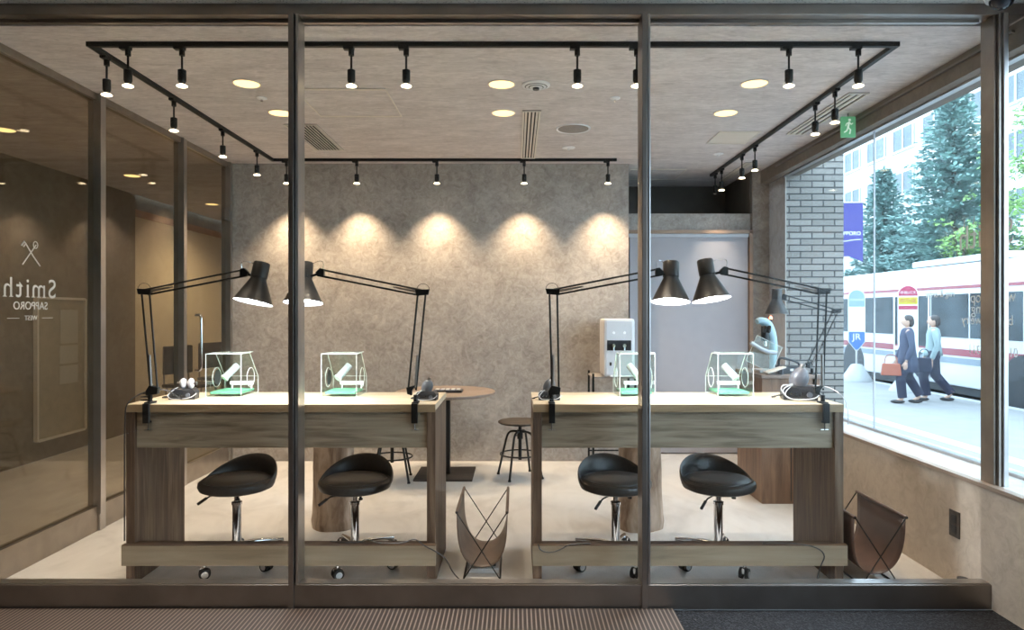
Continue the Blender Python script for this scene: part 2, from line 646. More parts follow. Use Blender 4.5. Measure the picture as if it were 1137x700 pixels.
def frame_mat(origin, xdir, ydir):
    x = Vector(xdir).normalized()
    y = Vector(ydir).normalized()
    z = x.cross(y)
    M = Matrix.Identity(4)
    for i in range(3):
        M[i][0], M[i][1], M[i][2], M[i][3] = x[i], y[i], z[i], origin[i]
    return M


def struct(o, label=None):
    o['kind'] = 'structure'
    if label:
        o['label'] = label
    return o


def serif_word(name, s, size, M, mat, parent, gap=0.19):
    me_all = bmesh.new()
    x = 0.0
    parts = []
    for ch in s:
        o = text('tmp', ch, size, Matrix.Identity(4), mat, None, 0.0005, 'LEFT')
        xs = [v.co.x for v in o.data.vertices]
        ysv = [v.co.y for v in o.data.vertices]
        a, b = min(xs), max(xs)
        parts.append((o, x - a, b - a, min(ysv), max(ysv), ch))
        x += (b - a) + gap * size
    tot = x - gap * size
    sw = 0.085 * size
    for o, dx, w, y0, y1, ch in parts:
        dx -= tot / 2
        o.data.transform(Matrix.Translation((dx, 0, 0)))
        me_all.from_mesh(o.data)
        left = dx + min(v.co.x - dx for v in o.data.vertices)
        stems = {'m': [0.0, 0.5, 1.0], 'i': [0.5], 'h': [0.0, 1.0], 't': [], 'S': []}.get(ch, [])
        for f in stems:
            cxx = left + sw * 0.5 + f * (w - sw)
            for (yy, hh) in ((y0, 1),):
                m_ = MB().box(cxx - sw * 1.05, cxx + sw * 1.05, yy, yy + 0.028 * size, -0.0005, 0.0005)
                t_ = bpy.data.meshes.new('t')
                m_.bm.to_mesh(t_)
                me_all.from_mesh(t_)
        bpy.data.objects.remove(o)
    me_all.transform(M)
    me = bpy.data.meshes.new(name)
    me_all.to_mesh(me)
    me.materials.append(mat)
    o = bpy.data.objects.new(name, me)
    COL.objects.link(o)
    o.parent = parent
    return o


# ------------------------------------------------------------------ the setting
CZ = 2.512        # ceiling
XL, XR = -2.42, 2.01
YF, YB = 2.95, 5.76
struct(box('floor', FLOOR, -4.05, XR, 2.92, 12.0, -0.12, 0.0), 'pale stone-look floor of the workshop')
struct(box('floor', CARPET, -4.05, XR, -4.0, 2.88, -0.12, -0.004), 'black speckled lobby carpet')
MBc = MB()
MBc.box(-4.05, 2.17, 3.0, 12.0, CZ, CZ + 0.12)
MBc.box(2.17, 2.45, -4.0, 12.0, CZ, CZ + 0.12)
struct(MBc.build('ceiling', CEIL), 'mottled beige workshop ceiling')
struct(box('ceiling', SOFFIT, -4.05, 2.17, -4.0, 2.999, 2.567, 2.69), 'speckled lobby soffit board')
# back wall, recess with sliding door
struct(box('wall_back', CONC, XL, 0.95, YB, YB + 0.12, 0, CZ), 'concrete-look back wall washed by spotlights')
MBd = MB()
MBd.box(0.95, 2.099, 6.10, 6.22, 1.985, 2.14)
MBd.box(0.83, 0.95, 5.88, 6.8, 0, CZ)
struct(MBd.build('wall_recess', CONC), 'concrete-look lintel above the sliding door')
MBp = MB()
MBp.box(2.10, 2.40, 6.06, 6.9, 0, CZ)
MBp.box(2.245, 2.2549, 5.695, 6.06, 0.52, 2.399)
struct(MBp.build('wall_pier', CONC), 'concrete-look pier beside the brick column')
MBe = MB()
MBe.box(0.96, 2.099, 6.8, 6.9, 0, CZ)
MBe.box(2.085, 2.099, 6.08, 6.8, 2.142, CZ - 0.001)  # dark lining added so the spotlit side face reads as shade
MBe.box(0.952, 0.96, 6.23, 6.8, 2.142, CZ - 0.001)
struct(MBe.build('wall_store', RECESS_SHADE), 'space above the door lintel, its shade painted dark')
d2 = struct(thing('door_2', 'grey sliding door in a thin wood-edged frame', None, (1.53, 6.06, 0)))
MB().box(-0.52, 0.53, 0.0, 0.035, 0.01, 1.925).build('door_leaf', GREYP, d2)
fm = MB()
fm.box(-0.57, -0.545, -0.03, 0.04, 0, 1.975)
fm.box(0.535, 0.565, -0.03, 0.04, 0, 1.975)
fm.box(-0.57, 0.565, -0.03, 0.04, 1.955, 1.985)
fm.build('door_frame', plain('frame_wood', (0.33, 0.22, 0.15), 0.5), d2)
MB().box(-0.545, 0.535, -0.01, 0.04, 1.925, 1.955).build('door_track', PALEGR, d2)
# right low wall with sill, header, glazing
struct(box('wall_right', mottled('plaster_warm', (0.42, 0.35, 0.28), (0.52, 0.44, 0.36), (0.60, 0.52, 0.43)), XR, 2.34, -4.0, 5.69, -0.5, 0.500), 'low warm plaster wall under the street window')
struct(box('trim_1', plain('sill_wood', (0.30, 0.23, 0.18), 0.4), XR - 0.01, XR + 0.03, -4.0, 5.69, 0.500, 0.518), 'thin wood nosing along the window sill')
struct(box('trim_2', plain('sill_white', (0.62, 0.64, 0.66), 0.25), XR + 0.03, 2.34, -4.0, 5.69, 0.500, 0.516), 'pale window sill board')
hd = MB()
hd.box(2.17, 2.244, 5.69, 6.06, 2.40, CZ)
hd.box(2.17, 2.36, -4.0, 5.69, 2.40, CZ)
struct(hd.build('trim_3', mottled('header_brown', (0.17, 0.145, 0.125), (0.21, 0.18, 0.155), (0.25, 0.215, 0.185))), 'brown header box above the street window')
struct(box('trim_4', STEELD, 2.155, 2.17, 2.97, 5.69, 2.47, 2.482), 'thin dark blind rail along the header')
w3 = struct(thing('window_3', 'long street window with white vinyl lettering', None, (2.25, 0, 0)))
struct(box('wall_glareblock', HALLW, 2.18, 2.34, -4.0, -0.4, 0.52, 2.3995), 'unseen wall added to block window glare on the shop front glass')  # added behind the camera to keep window glare off the front glass
ys = [-0.39, 1.3, 2.93, 4.29, 5.685]
for a, c in zip(ys, ys[1:]):
    MB().box(-0.004, 0.004, a + 0.002, c - 0.002, 0.518, 2.40).build('pane', GLASS, w3)
MB().box(-0.02, 0.02, -4.0, 5.69, 0.5165, 0.53).box(-0.02, 0.02, -4.0, 5.69, 2.39, 2.402).build('window_frame', STEEL, w3)
for a in (4.29,):
    MB().box(-0.004, 0.006, a - 0.003, a + 0.003, 0.53, 2.39).build('sealant_joint', PALEGR, w3)
MD = frame_mat  # decals read from the street
for s, yy, zz, sz in (('Smith', 3.27, 1.62, 0.17), ('workshop', 3.22, 1.325, 0.075), ('wedding', 3.24, 1.27, 0.075), ('bridal jewelry', 3.26, 1.215, 0.065), ('011-218-6311', 3.22, 1.07, 0.06),
                      ('ring & order', 3.62, 1.35, 0.05)):
    text('vinyl_lettering', s, sz, frame_mat((-0.006, yy, zz), (0, 1, 0), (0, 0, 1)), DECAL, w3, 0.0005)

# left partition = window_2
w2 = struct(thing('window_2', 'smoked glass partition to the hall with reversed lettering', None, (XL, 0, 0)))
MB().box(-0.035, 0.02, 2.97, YB, 0, 0.145).build('bottom_rail', BRONZE, w2, bevel=0.003)
MB().box(-0.035, 0.02, 2.97, YB, 2.47, CZ - 0.001).build('top_rail', BRONZE, w2, bevel=0.003)
for yy in (3.95, 4.93, 5.725):
    mm = MB()
    mm.box(-0.04, 0.03, yy - 0.028, yy + 0.028, 0, CZ - 0.002)
    mm.box(-0.02, 0.042, yy - 0.040, yy - 0.030, 0.1, CZ - 0.002)
    mm.build('mullion', STEEL, w2, bevel=0.002)
for a, c in ((2.99, 3.905), (3.98, 4.885), (4.96, 5.69)):
    MB().box(-0.006, 0.002, a, c, 0.146, 2.469).build('pane', GLASSL, w2)
MB().tube([(0.012, 5.12, 0.82), (0.055, 5.12, 0.82), (0.06, 5.12, 0.86), (0.06, 5.12, 1.20), (0.055, 5.12, 1.236), (0.012, 5.12, 1.236)], 0.010, 10, 1).build('door_handle', CHROME, w2, smooth=True)
MB().box(0.003, 0.03, 5.60, 5.69, 2.02, 2.12).build('patch_fitting', STEELD, w2, bevel=0.002)
# reversed lettering for readers in the hall: reads along -Y seen from +X
for s, yy, zz, sz in (('Smith', 3.40, 1.370, 0.138), ('SAPPORO', 3.40, 1.285, 0.055), ('WEST', 3.40, 1.225, 0.034)):
    (serif_word if s == 'Smith' else text)('vinyl_lettering', s, sz, frame_mat((0.004, yy, zz), (0, -1, 0), (0, 0, 1)), DECAL, w2)
MB().box(0.0035, 0.0045, 3.24, 3.32, 1.224, 1.227).box(0.0035, 0.0045, 3.48, 3.56, 1.224, 1.227).build('vinyl_lines', DECAL, w2)
em = MB()
em.tube([(0.004, 3.32, 1.47), (0.004, 3.45, 1.60)], 0.004, 6)
em.tube([(0.004, 3.49, 1.47), (0.004, 3.42, 1.53), (0.004, 3.35, 1.60), (0.004, 3.33, 1.58)], 0.004, 6)
em.tube([(0.004, 3.31, 1.585), (0.004, 3.335, 1.612), (0.004, 3.35, 1.60)], 0.005, 6)
em.tube([(0.004, 3.445 + 0.022 * math.cos(a * PI / 5), 1.60 + 0.022 * math.sin(a * PI / 5)) for a in range(10)], 0.003, 6, closed=True)
emo = em.build('crossed_tools_emblem', DECAL, w2)
emo.data.transform(Matrix.Translation((0.004, 3.40, 1.545)) @ Matrix.Diagonal((0.7, 0.72, 0.8, 1)) @ Matrix.Translation((-0.004, -3.40, -1.54)))

# front glazing = window_1
w1 = struct(thing('window_1', 'steel-framed shop front glazing across the picture', None, (0, YF, 0)))
fr = MB()
fr.box(-4.0, 2.07, -0.065, 0.0, -0.005, 0.100)
fr.build('sill_rail', STEELD, w1, bevel=0.004)
MB().box(-4.0, 2.03, -0.055, -0.006, 0.1005, 0.104).build('sill_bead', STEEL, w1)
MB().box(-4.0, 2.25, -0.05, 0.045, 2.519, 2.566).build('header_rail', STEELD, w1, bevel=0.003)
MB().box(-4.0, 2.0, 0.0, 0.02, 2.506, 2.5185).build('header_bead', BRONZE, w1)
for i, (x0, x1) in enumerate(((-0.960, 0), (0.531, 0))):
    mm = MB()
    mm.box(x0, x0 + 0.022, -0.075, 0.03, 0.0, 2.519)
    mm.box(x0 + 0.0225, x0 + 0.026, -0.05, 0.03, 0.0, 2.519)
    mm.build('mullion', STEELD, w1, bevel=0.003)
    MB().box(x0 + 0.0265, x0 + 0.038, -0.062, 0.03, 0.0, 2.519).build('mullion_cover', STEEL, w1, bevel=0.003)
mm = MB()
mm.box(2.03, 2.04, -0.05, 0.035, 0.0, 2.519)
mm.box(2.0405, 2.054, -0.065, 0.035, 0.0, 2.519)
mm.build('mullion', BRONZE, w1, bevel=0.003)
MB().box(2.0545, 2.075, -0.075, 0.03, 0.0, 2.519).build('mullion_cover', STEEL, w1, bevel=0.003)
MB().box(2.0755, 2.245, -0.01, 0.0, 0.52, 2.515).build('pane', GLASS, w1)
for a, c in ((-3.98, -0.962), (-0.920, 0.529), (0.571, 2.028)):
    MB().box(a, c, -0.005, 0.005, 0.1005, 2.505).build('pane', GLASS, w1)

# hall beyond the left partition, lobby walls
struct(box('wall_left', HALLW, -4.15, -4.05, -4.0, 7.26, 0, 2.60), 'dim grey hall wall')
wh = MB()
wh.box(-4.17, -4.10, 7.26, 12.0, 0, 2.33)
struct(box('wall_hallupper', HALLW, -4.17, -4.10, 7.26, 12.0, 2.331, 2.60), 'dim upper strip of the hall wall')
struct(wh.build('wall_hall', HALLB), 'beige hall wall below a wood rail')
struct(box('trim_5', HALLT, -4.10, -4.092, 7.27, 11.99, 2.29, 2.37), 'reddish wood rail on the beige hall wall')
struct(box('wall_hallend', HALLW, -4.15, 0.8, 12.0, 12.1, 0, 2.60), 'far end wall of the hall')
struct(box('wall_passage', HALLW, XL - 0.04, XL + 0.04, YB + 0.12, 12.0, 0, CZ - 0.001), 'side wall of the hall passage')
struct(box('wall_lobby', HALLW, -4.15, 2.3, -4.1, -4.0, 0, 2.60), 'lobby wall facing the shop front')
# entrance mat
tag(MB().box(-4.0, 0.66, 1.6, 2.875, -0.003, 0.006).build('entrance_mat', RIBMAT), 'brown ribbed entrance mat lying in front of the shop glazing', 'mat')

# ------------------------------------------------------------------ ceiling fittings
ORD = ['first', 'second', 'third', 'fourth', 'fifth', 'sixth', 'seventh', 'eighth', 'ninth']
TZ = 2.5025
tr = MB()
tr.box(-1.997, 1.782, 3.168, 3.192, TZ - 0.012, TZ + 0.009)
tr.box(-1.997, -1.973, 3.193, 5.557, TZ - 0.012, TZ + 0.009)
tr.box(-1.997, 0.82, 5.558, 5.582, TZ - 0.012, TZ + 0.009)
tr.box(1.758, 1.782, 3.193, 6.20, TZ - 0.012, TZ + 0.009)
tag(tr.build('lighting_track', BLACKM), 'black rectangular lighting track running around the ceiling', 'lighting track')


def make_spot(lit=True):
    root = thing('track_spotlight', 'x', 'spotlight')
    MB().box(-0.035, 0.012, -0.014, 0.014, -0.012, 0.0).cyl((0, 0, -0.04), (0, 0, -0.011), 0.013, 12).build('track_adapter', BLACKM, root)
    MB().cyl((0, 0, -0.105), (0, 0, -0.0395), 0.005, 8).build('stem', BLACKM, root)
    MB().lathe([(0.010, -0.104), (0.0185, -0.108), (0.0185, -0.158), (0.0145, -0.163), (0.0145, -0.174)][::-1], n=16).build('housing', BLACKM, root, smooth=True)
    MB().lathe([(0.022, -0.184), (0.0245, -0.181), (0.014, -0.1745)], n=18).build('lens', LENS if lit else LENSOFF, root, smooth=True)
    if lit:
        lamp_light('spot_beam', 'SPOT', SPOT_W, WARM, (0, 0, -0.197), root, size=0.018, angle=1.2, blend=1.0)
    return root


proto = make_spot()
spots = []
WASH = [c for c in proto.children if c.type == 'LIGHT'][0].data.copy()
WASH.energy = SPOT_W * 2.2
WASH.spot_size = 1.6
WASH.color = (1.0, 0.76, 0.50)
front_x = [(142, 'F'), (202, 'F'), (390, 'F'), (451, 'F'), (641, 'F'), (707, 'F'), (876, 'F'), (953, 'F')]
for i, (px, _) in enumerate(front_x):
    spots.append(((px - 573) / 238.4, 3.18, 0, 'lit black spotlight, %s from the left on the front track rail' % ORD[i], 'spotlights on the front rail'))
for i, y in enumerate((3.31, 3.96, 4.62, 5.23)):
    spots.append((-1.985, y, PI / 2, 'lit black spotlight, %s from the front on the left track rail' % ORD[i], 'spotlights on the left rail'))
for i, px in enumerate((318, 396, 485, 582, 675)):
    spots.append(((px - 573) / 136.1, 5.57, 0, 'lit black spotlight, %s from the left on the rail along the back wall' % ORD[i], 'spotlights on the back rail'))
for i, y in enumerate((3.79, 4.04, 5.06, 5.35, 5.88)):
    spots.append((1.77, y, PI / 2, 'lit black spotlight, %s from the front on the right track rail' % ORD[i], 'spotlights on the right rail'))
for i, (x, y, rz, lab, g) in enumerate(spots):
    o = proto if i == 0 else copy_tree(proto)
    o.location = (x, y, TZ - 0.0125)
    o.rotation_euler.z = rz
    if abs(y - 5.57) < 0.01:          # the wall washers take stronger lamps
        for ch in o.children:
            if ch.type == 'LIGHT':
                ch.data = WASH
    tag(o, lab, group=g)
off = make_spot(False)
off.location = (1.77, 6.07, TZ - 0.0125)
off.rotation_euler.z = PI / 2
tag(off, 'unlit black spotlight at the far end of the right track rail', group='spotlights on the right rail')


def make_down():
    root = thing('ceiling_downlight', 'x', 'downlight')
    MB().lathe([(0.068, -0.001), (0.070, -0.004), (0.078, -0.003), (0.078, -0.0005)], n=28, cap0=False, cap1=False).build('trim_ring', VENT, root, smooth=True)
    MB().lathe([(0.001, -0.0025), (0.068, -0.0022)], n=28, cap0=False, cap1=False).build('diffuser', DOWNG, root)
    lamp_light('downlight_beam', 'SPOT', DOWN_W, (1.0, 0.76, 0.50), (0, 0, -0.01), root, size=0.05, angle=2.0, blend=0.9)
    return root


dproto = make_down()
downs = [(-1.48, 3.75, 'front left'), (-1.485, 4.30, 'rear left'), (-0.08, 3.76, 'front middle'), (-0.08, 4.30, 'rear middle'), (1.31, 3.75, 'front right'), (1.32, 4.30, 'rear right')]
for i, (x, y, s) in enumerate(downs):
    o = dproto if i == 0 else copy_tree(dproto)
    o.location = (x, y, CZ)
    tag(o, 'round yellow recessed downlight, the %s one of six in the workshop ceiling' % s, group='workshop downlights')
for i, (y, s) in enumerate(((4.69, 'nearest'), (6.26, 'middle'), (7.9, 'farthest'))):
    o = copy_tree(dproto)
    o.location = (-3.52, y, CZ)
    tag(o, 'round yellow downlight in the hall ceiling behind the left glass, the %s one' % s, group='hall downlights')

# discs
t_ = thing('ceiling_speaker', 'round white slotted ceiling detector beside the front middle downlight', 'detector', (0.11, 3.77, CZ))
MB().lathe([(0.078, 0), (0.078, -0.006), (0.05, -0.012), (0.02, -0.018), (0.001, -0.018)], n=28, cap0=False, cap1=False).build('cover', WHITEP, t_, smooth=True)
for k in range(2):
    MB().lathe([(0.062 - k * 0.02, -0.0115 - k * 0.003), (0.058 - k * 0.02, -0.013 - k * 0.003)], n=28, cap0=False, cap1=False).build('slot_ring', VENTD, t_)
MB().cyl((0, 0, -0.028), (0, 0, -0.017), 0.018, 14).build('sensor', BLACKP, t_)
t_ = thing('ceiling_speaker', 'round grey mesh ceiling speaker near the back rail', 'speaker', (0.39, 4.66, CZ))
MB().lathe([(0.104, -0.004), (0.116, -0.008), (0.118, 0)], n=30, cap0=False, cap1=False).build('rim', WHITEP, t_, smooth=True)
MB().lathe([(0.001, -0.006), (0.104, -0.005)], n=30, cap0=False, cap1=False).build('mesh_cover', plain('speaker_mesh', (0.30, 0.27, 0.25), 0.7, var=0.4, scale=200), t_)
for (x, y, r_, lab) in ((0.58, 4.0, 0.03, 'small round sprinkler head by the right mullion'), (-1.49, 4.0, 0.03, 'small round sprinkler head between the two left downlights'),
                        (0.40, 5.2, 0.05, 'small white ceiling disc between speaker and back rail'), (1.60, 5.4, 0.04, 'small white ceiling disc near the right rail')):
    t_ = thing('ceiling_sprinkler', lab, 'sprinkler', (x, y, CZ))
    MB().lathe([(r_, 0), (r_, -0.004), (r_ * 0.5, -0.010), (0.001, -0.010)], n=20, cap0=False, cap1=False).build('plate', WHITEP, t_, smooth=True)
    MB().cyl((0, 0, -0.02), (0, 0, -0.009), 0.008, 10).build('nozzle', CHROME if r_ < 0.035 else WHITEP, t_)


def slot_vent(name, lab, x0, x1, y0, y1, nsl, along='y'):
    root = thing(name, lab, 'vent', ((x0 + x1) / 2, (y0 + y1) / 2, CZ))
    a, b = (x1 - x0) / 2, (y1 - y0) / 2
    MB().box(-a, a, -b, b, -0.002, -0.0005).build('backing', VENTD, root)
    f = MB()
    f.box(-a, a, -b, -b + 0.012, -0.009, -0.0025).box(-a, a, b - 0.012, b, -0.009, -0.0025)
    f.box(-a, -a + 0.012, -b + 0.012, b - 0.012, -0.009, -0.0025).box(a - 0.012, a, -b + 0.012, b - 0.012, -0.009, -0.0025)
    f.build('frame', VENT, root)
    s = MB()
    for k in range(nsl):
        c = -a + (k + 1) * 2 * a / (nsl + 1)
        hw = (0.55 if nsl < 6 else 0.22) * a / (nsl + 1)
        s.box(c - hw, c + hw, -b + 0.013, b - 0.013, -0.008, -0.0025)
    s.build('slats', VENT, root)


slot_vent('air_vent', 'narrow cream slotted ceiling vent running towards the back wall', 0.04, 0.155, 4.24, 5.54, 4)
slot_vent('air_vent', 'dark slatted ceiling grille beside the left mullion', -1.55, -1.33, 4.55, 5.27, 9)
slot_vent('air_vent', 'long slotted ceiling vent beside the street window header', 1.90, 2.02, 3.9, 4.8, 2)
slot_vent('air_vent', 'long slotted ceiling vent at the far end of the right rail', 1.92, 1.99, 5.7, 6.5, 2)
for (x0, x1, y0, y1, lab, mt) in ((-1.25, -0.73, 3.84, 4.36, 'square ceiling access hatch right of the left mullion', CEIL), (1.41, 1.70, 4.74, 5.06, 'small pale square ceiling panel left of the right rail', VENT),
                              (1.0, 1.5, 5.98, 6.42, 'square ceiling hatch above the door lintel', CEIL)):
    t_ = thing('access_panel', lab, 'ceiling panel', ((x0 + x1) / 2, (y0 + y1) / 2, CZ))
    a, b_ = (x1 - x0) / 2, (y1 - y0) / 2
    MB().box(-a + 0.008, a - 0.008, -b_ + 0.008, b_ - 0.008, -0.003, -0.0005).build('panel', mt, t_)
    f = MB()
    f.box(-a, a, -b_ - 0.012, -b_ + 0.007, -0.006, -0.0005).box(-a, a, b_ - 0.007, b_ + 0.012, -0.006, -0.0005)
    f.box(-a, -a + 0.007, -b_ + 0.007, b_ - 0.007, -0.006, -0.0005).box(a - 0.007, a, -b_ + 0.007, b_ - 0.007, -0.006, -0.0005)
    f.build('rim', VENT, t_)
# glass reflection of an exit sign, modelled as a solid glowing panel
t_ = thing('exit_sign_reflection', 'reflection of a green running-man exit sign, modelled as a small hanging panel', 'exit sign', (2.095, 4.31, 2.36))
MB().box(-0.045, 0.045, -0.008, 0.008, 0.0, 0.13).build('panel', EXITG, t_)  # solid panel standing in for the reflected sign
MB().box(-0.003, 0.003, -0.003, 0.003, 0.1305, CZ - 2.36 - 0.0005).build('added_hanger', STEELD, t_)
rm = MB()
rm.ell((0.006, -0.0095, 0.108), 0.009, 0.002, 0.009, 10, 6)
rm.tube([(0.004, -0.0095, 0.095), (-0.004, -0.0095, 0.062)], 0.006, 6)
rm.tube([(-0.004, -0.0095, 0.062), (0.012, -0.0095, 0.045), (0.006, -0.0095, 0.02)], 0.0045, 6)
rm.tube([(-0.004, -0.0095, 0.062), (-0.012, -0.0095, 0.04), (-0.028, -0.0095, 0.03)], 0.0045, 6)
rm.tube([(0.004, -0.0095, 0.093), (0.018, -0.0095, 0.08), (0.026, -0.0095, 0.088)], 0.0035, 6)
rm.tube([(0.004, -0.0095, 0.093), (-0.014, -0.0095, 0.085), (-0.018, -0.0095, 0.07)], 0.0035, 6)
rm.build('reflected_figure', EXITW, t_)
# dome camera on the soffit
t_ = thing('security_camera', 'white dome security camera on the soffit at the right mullion', 'camera', (1.985, 2.79, 2.567))
MB().lathe([(0.062, 0), (0.064, -0.02), (0.056, -0.036)], n=28, cap0=False).build('housing', WHITEP, t_, smooth=True)
MB().ell((0, 0, -0.034), 0.046, 0.046, 0.042, 20, 12).build('dome', plain('smoked_dome', (0.02, 0.02, 0.03), 0.05), t_, smooth=True)

# ------------------------------------------------------------------ work benches


def make_bench(x0, x1, lab):
    Y0, Y1 = 3.15, 3.63
    root = thing('work_bench', lab, 'work bench', ((x0 + x1) / 2, (Y0 + Y1) / 2, 0), group='jewellery work benches')
    h = (x1 - x0) / 2
    d = (Y1 - Y0) / 2
    MB().box(-h, h, -d + 0.002, d, 0.800, 0.83).build('bench_top', TOPW, root, bevel=0.003)
    MB().box(-h, h, -d - 0.004, -d + 0.0015, 0.793, 0.829).build('front_edge', EDGEW, root, bevel=0.001)
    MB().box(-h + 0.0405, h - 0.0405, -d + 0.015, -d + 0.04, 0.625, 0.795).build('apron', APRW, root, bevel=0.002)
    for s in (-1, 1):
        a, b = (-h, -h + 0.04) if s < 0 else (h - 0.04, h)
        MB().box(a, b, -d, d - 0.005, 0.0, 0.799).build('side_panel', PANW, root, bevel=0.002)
    MB().box(-h - 0.004, h + 0.004, -d - 0.032, -d - 0.0015, 0.094, 0.185).build('foot_board', BARW, root, bevel=0.002)
    MB().box(-h + 0.0405, h - 0.0405, -d, -d + 0.035, 0.10, 0.187).box(-h - 0.004, h + 0.004, -d - 0.031, -d - 0.001, 0.1855, 0.189).build('foot_shelf', BARKE, root, bevel=0.001)
    return root


make_bench(-1.80, -0.372, 'left wooden work bench, two desk lamps clamped to its ends')
make_bench(0.079, 1.511, 'right wooden work bench, nearest the street window')


def desk_lamp(lab, x0, y0, ztop, elbow, joint, shade_x, zc, tilt, lit=True, sc=1.0, thick=0.036, group='benchtop swing-arm lamps'):
    """x0,y0: clamp; world coords for elbow/joint (x,z); shade centre x and z of rim"""
    root = thing('swing_arm_lamp', lab, 'desk lamp', (x0, y0, ztop), group=group)
    ex, ez = elbow[0] - x0, elbow[1] - ztop
    jx, jz = joint[0] - x0, joint[1] - ztop
    sx_, sz_ = shade_x - x0, zc - ztop
    sg = 1 if sx_ > 0 else -1
    cl = MB()
    cl.box(-0.014, 0.014, -0.030, -0.016, -thick - 0.05, 0.004)
    cl.box(-0.014, 0.014, -0.016, 0.045, 0.001, 0.009)
    cl.box(-0.012, 0.012, -0.018, 0.002, -thick - 0.05, -thick - 0.042)
    cl.cyl((0, 0.012, 0.008), (0, 0.012, 0.04), 0.010, 12)
    cl.build('clamp', BLACKM, root, bevel=0.001)
    MB().cyl((0, -0.006, -thick - 0.085), (0, -0.006, -thick - 0.006), 0.004, 8).cyl((-0.018, -0.006, -thick - 0.083), (0.018, -0.006, -thick - 0.083), 0.003, 8).cyl((0, -0.006, -thick - 0.006), (0, -0.006, -thick - 0.002), 0.008, 10).build('clamp_screw', CHROME, root, smooth=True)
    by = 0.012
    hub = MB()
    hub.prism([(-0.016, by - 0.012, 0.038), (0.038 * sg, by - 0.012, 0.045), (0.042 * sg, by - 0.012, 0.075), (0.0, by - 0.012, 0.085), (-0.016, by - 0.012, 0.06)], (0, 0.024, 0))
    hub.build('base_bracket', BLACKM, root, bevel=0.002)
    arm = MB()
    b0 = Vector((0.002, by, 0.062))
    b1 = Vector((0.034 * sg, by, 0.066))
    e = Vector((ex, by, ez))
    off_ = Vector((0.036 * sg, 0, 0))
    for yy in (0,):
        o2 = Vector((0, yy, 0))
        arm.tube([b0 + o2, e + o2], 0.0045 * sc, 8)
        arm.tube([b1 + o2, e + off_ + o2], 0.0045 * sc, 8)
    arm.build('lower_arm', BLACKM, root)
    MB().tube([b0 + (e - b0) * 0.02 + Vector((0.004 * sg, 0, 0)), b0 + (e - b0) * 0.36 + Vector((0.010 * sg, 0, 0))], 0.0065 * sc, 10).build('spring', STEELD, root)
    el = MB()
    el.prism([(ex - 0.012 * sg, by - 0.012, ez - 0.010), (ex + 0.044 * sg, by - 0.012, ez - 0.014), (ex + 0.048 * sg, by - 0.012, ez + 0.014), (ex - 0.018 * sg, by - 0.012, ez + 0.016)], (0, 0.024, 0))
    el.build('elbow_bracket', BLACKM, root, bevel=0.002)
    arc = [Vector((ex + 0.012 * sg + 0.030 * math.cos(a), by, ez + 0.012 + 0.030 * math.sin(a))) for a in [PI * k / 8 for k in range(9)]]
    MB().tube(arc, 0.0013, 6).build('cable_loop', BLACKM, root)
    up = MB()
    j = Vector((jx, by, jz))
    for yy in (0,):
        o2 = Vector((0, yy, 0))
        up.tube([e + Vector((0.02 * sg, 0, 0.012)) + o2, j + Vector((0, 0, 0.014)) + o2], 0.0045 * sc, 8)
        up.tube([e + Vector((0.03 * sg, 0, -0.012)) + o2, j + Vector((0, 0, -0.016)) + o2], 0.0045 * sc, 8)
    up.build('upper_arm', BLACKM, root)
    A = e + Vector((0.03 * sg, 0, 0.002))
    MB().tube([A, A + (j - A) * 0.27], [0.007 * sc, 0.0035 * sc], 8).build('upper_spring', STEELD, root)
    M = Matrix.Translation((sx_, by, sz_)) @ Matrix.Rotation(tilt, 4, 'Y') @ Matrix.Rotation(-0.17 if lit else 0, 4, 'X')
    ax = M.to_3x3() @ Vector((0, 0, 1))
    c = M.to_translation()
    hb = MB()
    hb.prism([(jx - 0.008 * sg, by - 0.011, jz - 0.022), (jx + 0.022 * sg, by - 0.011, jz - 0.016), (jx + 0.030 * sg, by - 0.011, jz + 0.002), (jx + 0.010 * sg, by - 0.011, jz + 0.022), (jx - 0.008 * sg, by - 0.011, jz + 0.018)], (0, 0.022, 0))
    hb.tube([(jx + 0.012 * sg, by, jz - 0.002), tuple(c + ax * 0.118)], 0.006, 8)
    hb.build('head_bracket', BLACKM, root, bevel=0.001)
    R = 0.090 * sc
    k = sc
    outer = [(R, 0.0), (R - 0.002, 0.003), (0.036 * k, 0.112 * k), (0.036 * k, 0.118 * k), (0.038 * k, 0.120 * k), (0.038 * k, 0.188 * k), (0.034 * k, 0.193 * k), (0.001, 0.193 * k)]
    MB().lathe(outer, c, ax, 32, cap0=False, cap1=False).build('lamp_shade', SHADEM, root, smooth=True)
    MB().lathe([(R - 0.0015, 0.0005), (0.034 * k, 0.108 * k), (0.001, 0.110 * k)], c, ax, 32, cap0=False, cap1=False).build('shade_lining', SHADEI, root, smooth=True)
    MB().ell(c + ax * (0.035 * k), 0.045 * k, 0.045 * k, 0.030 * k, 20, 12).build('bulb', BULB if lit else SHADEI, root, smooth=True)
    top = c + ax * (0.185 * k)
    MB().tube([(jx - 0.002 * sg, by, jz + 0.016), (jx - 0.006 * sg, by, jz + 0.05), (jx + 0.012 * sg, by, jz + 0.058), tuple(top - Vector((0.03 * sg, 0, -0.0)))], 0.0013, 6, 1).build('head_wire', CHROME, root)
    if lit:
        l_ = lamp_light('lamp_beam', 'SPOT', DESK_W, COOL, c - ax * 0.006, root, size=0.05, angle=2.5, blend=0.5, rot=M.to_euler())
    return root


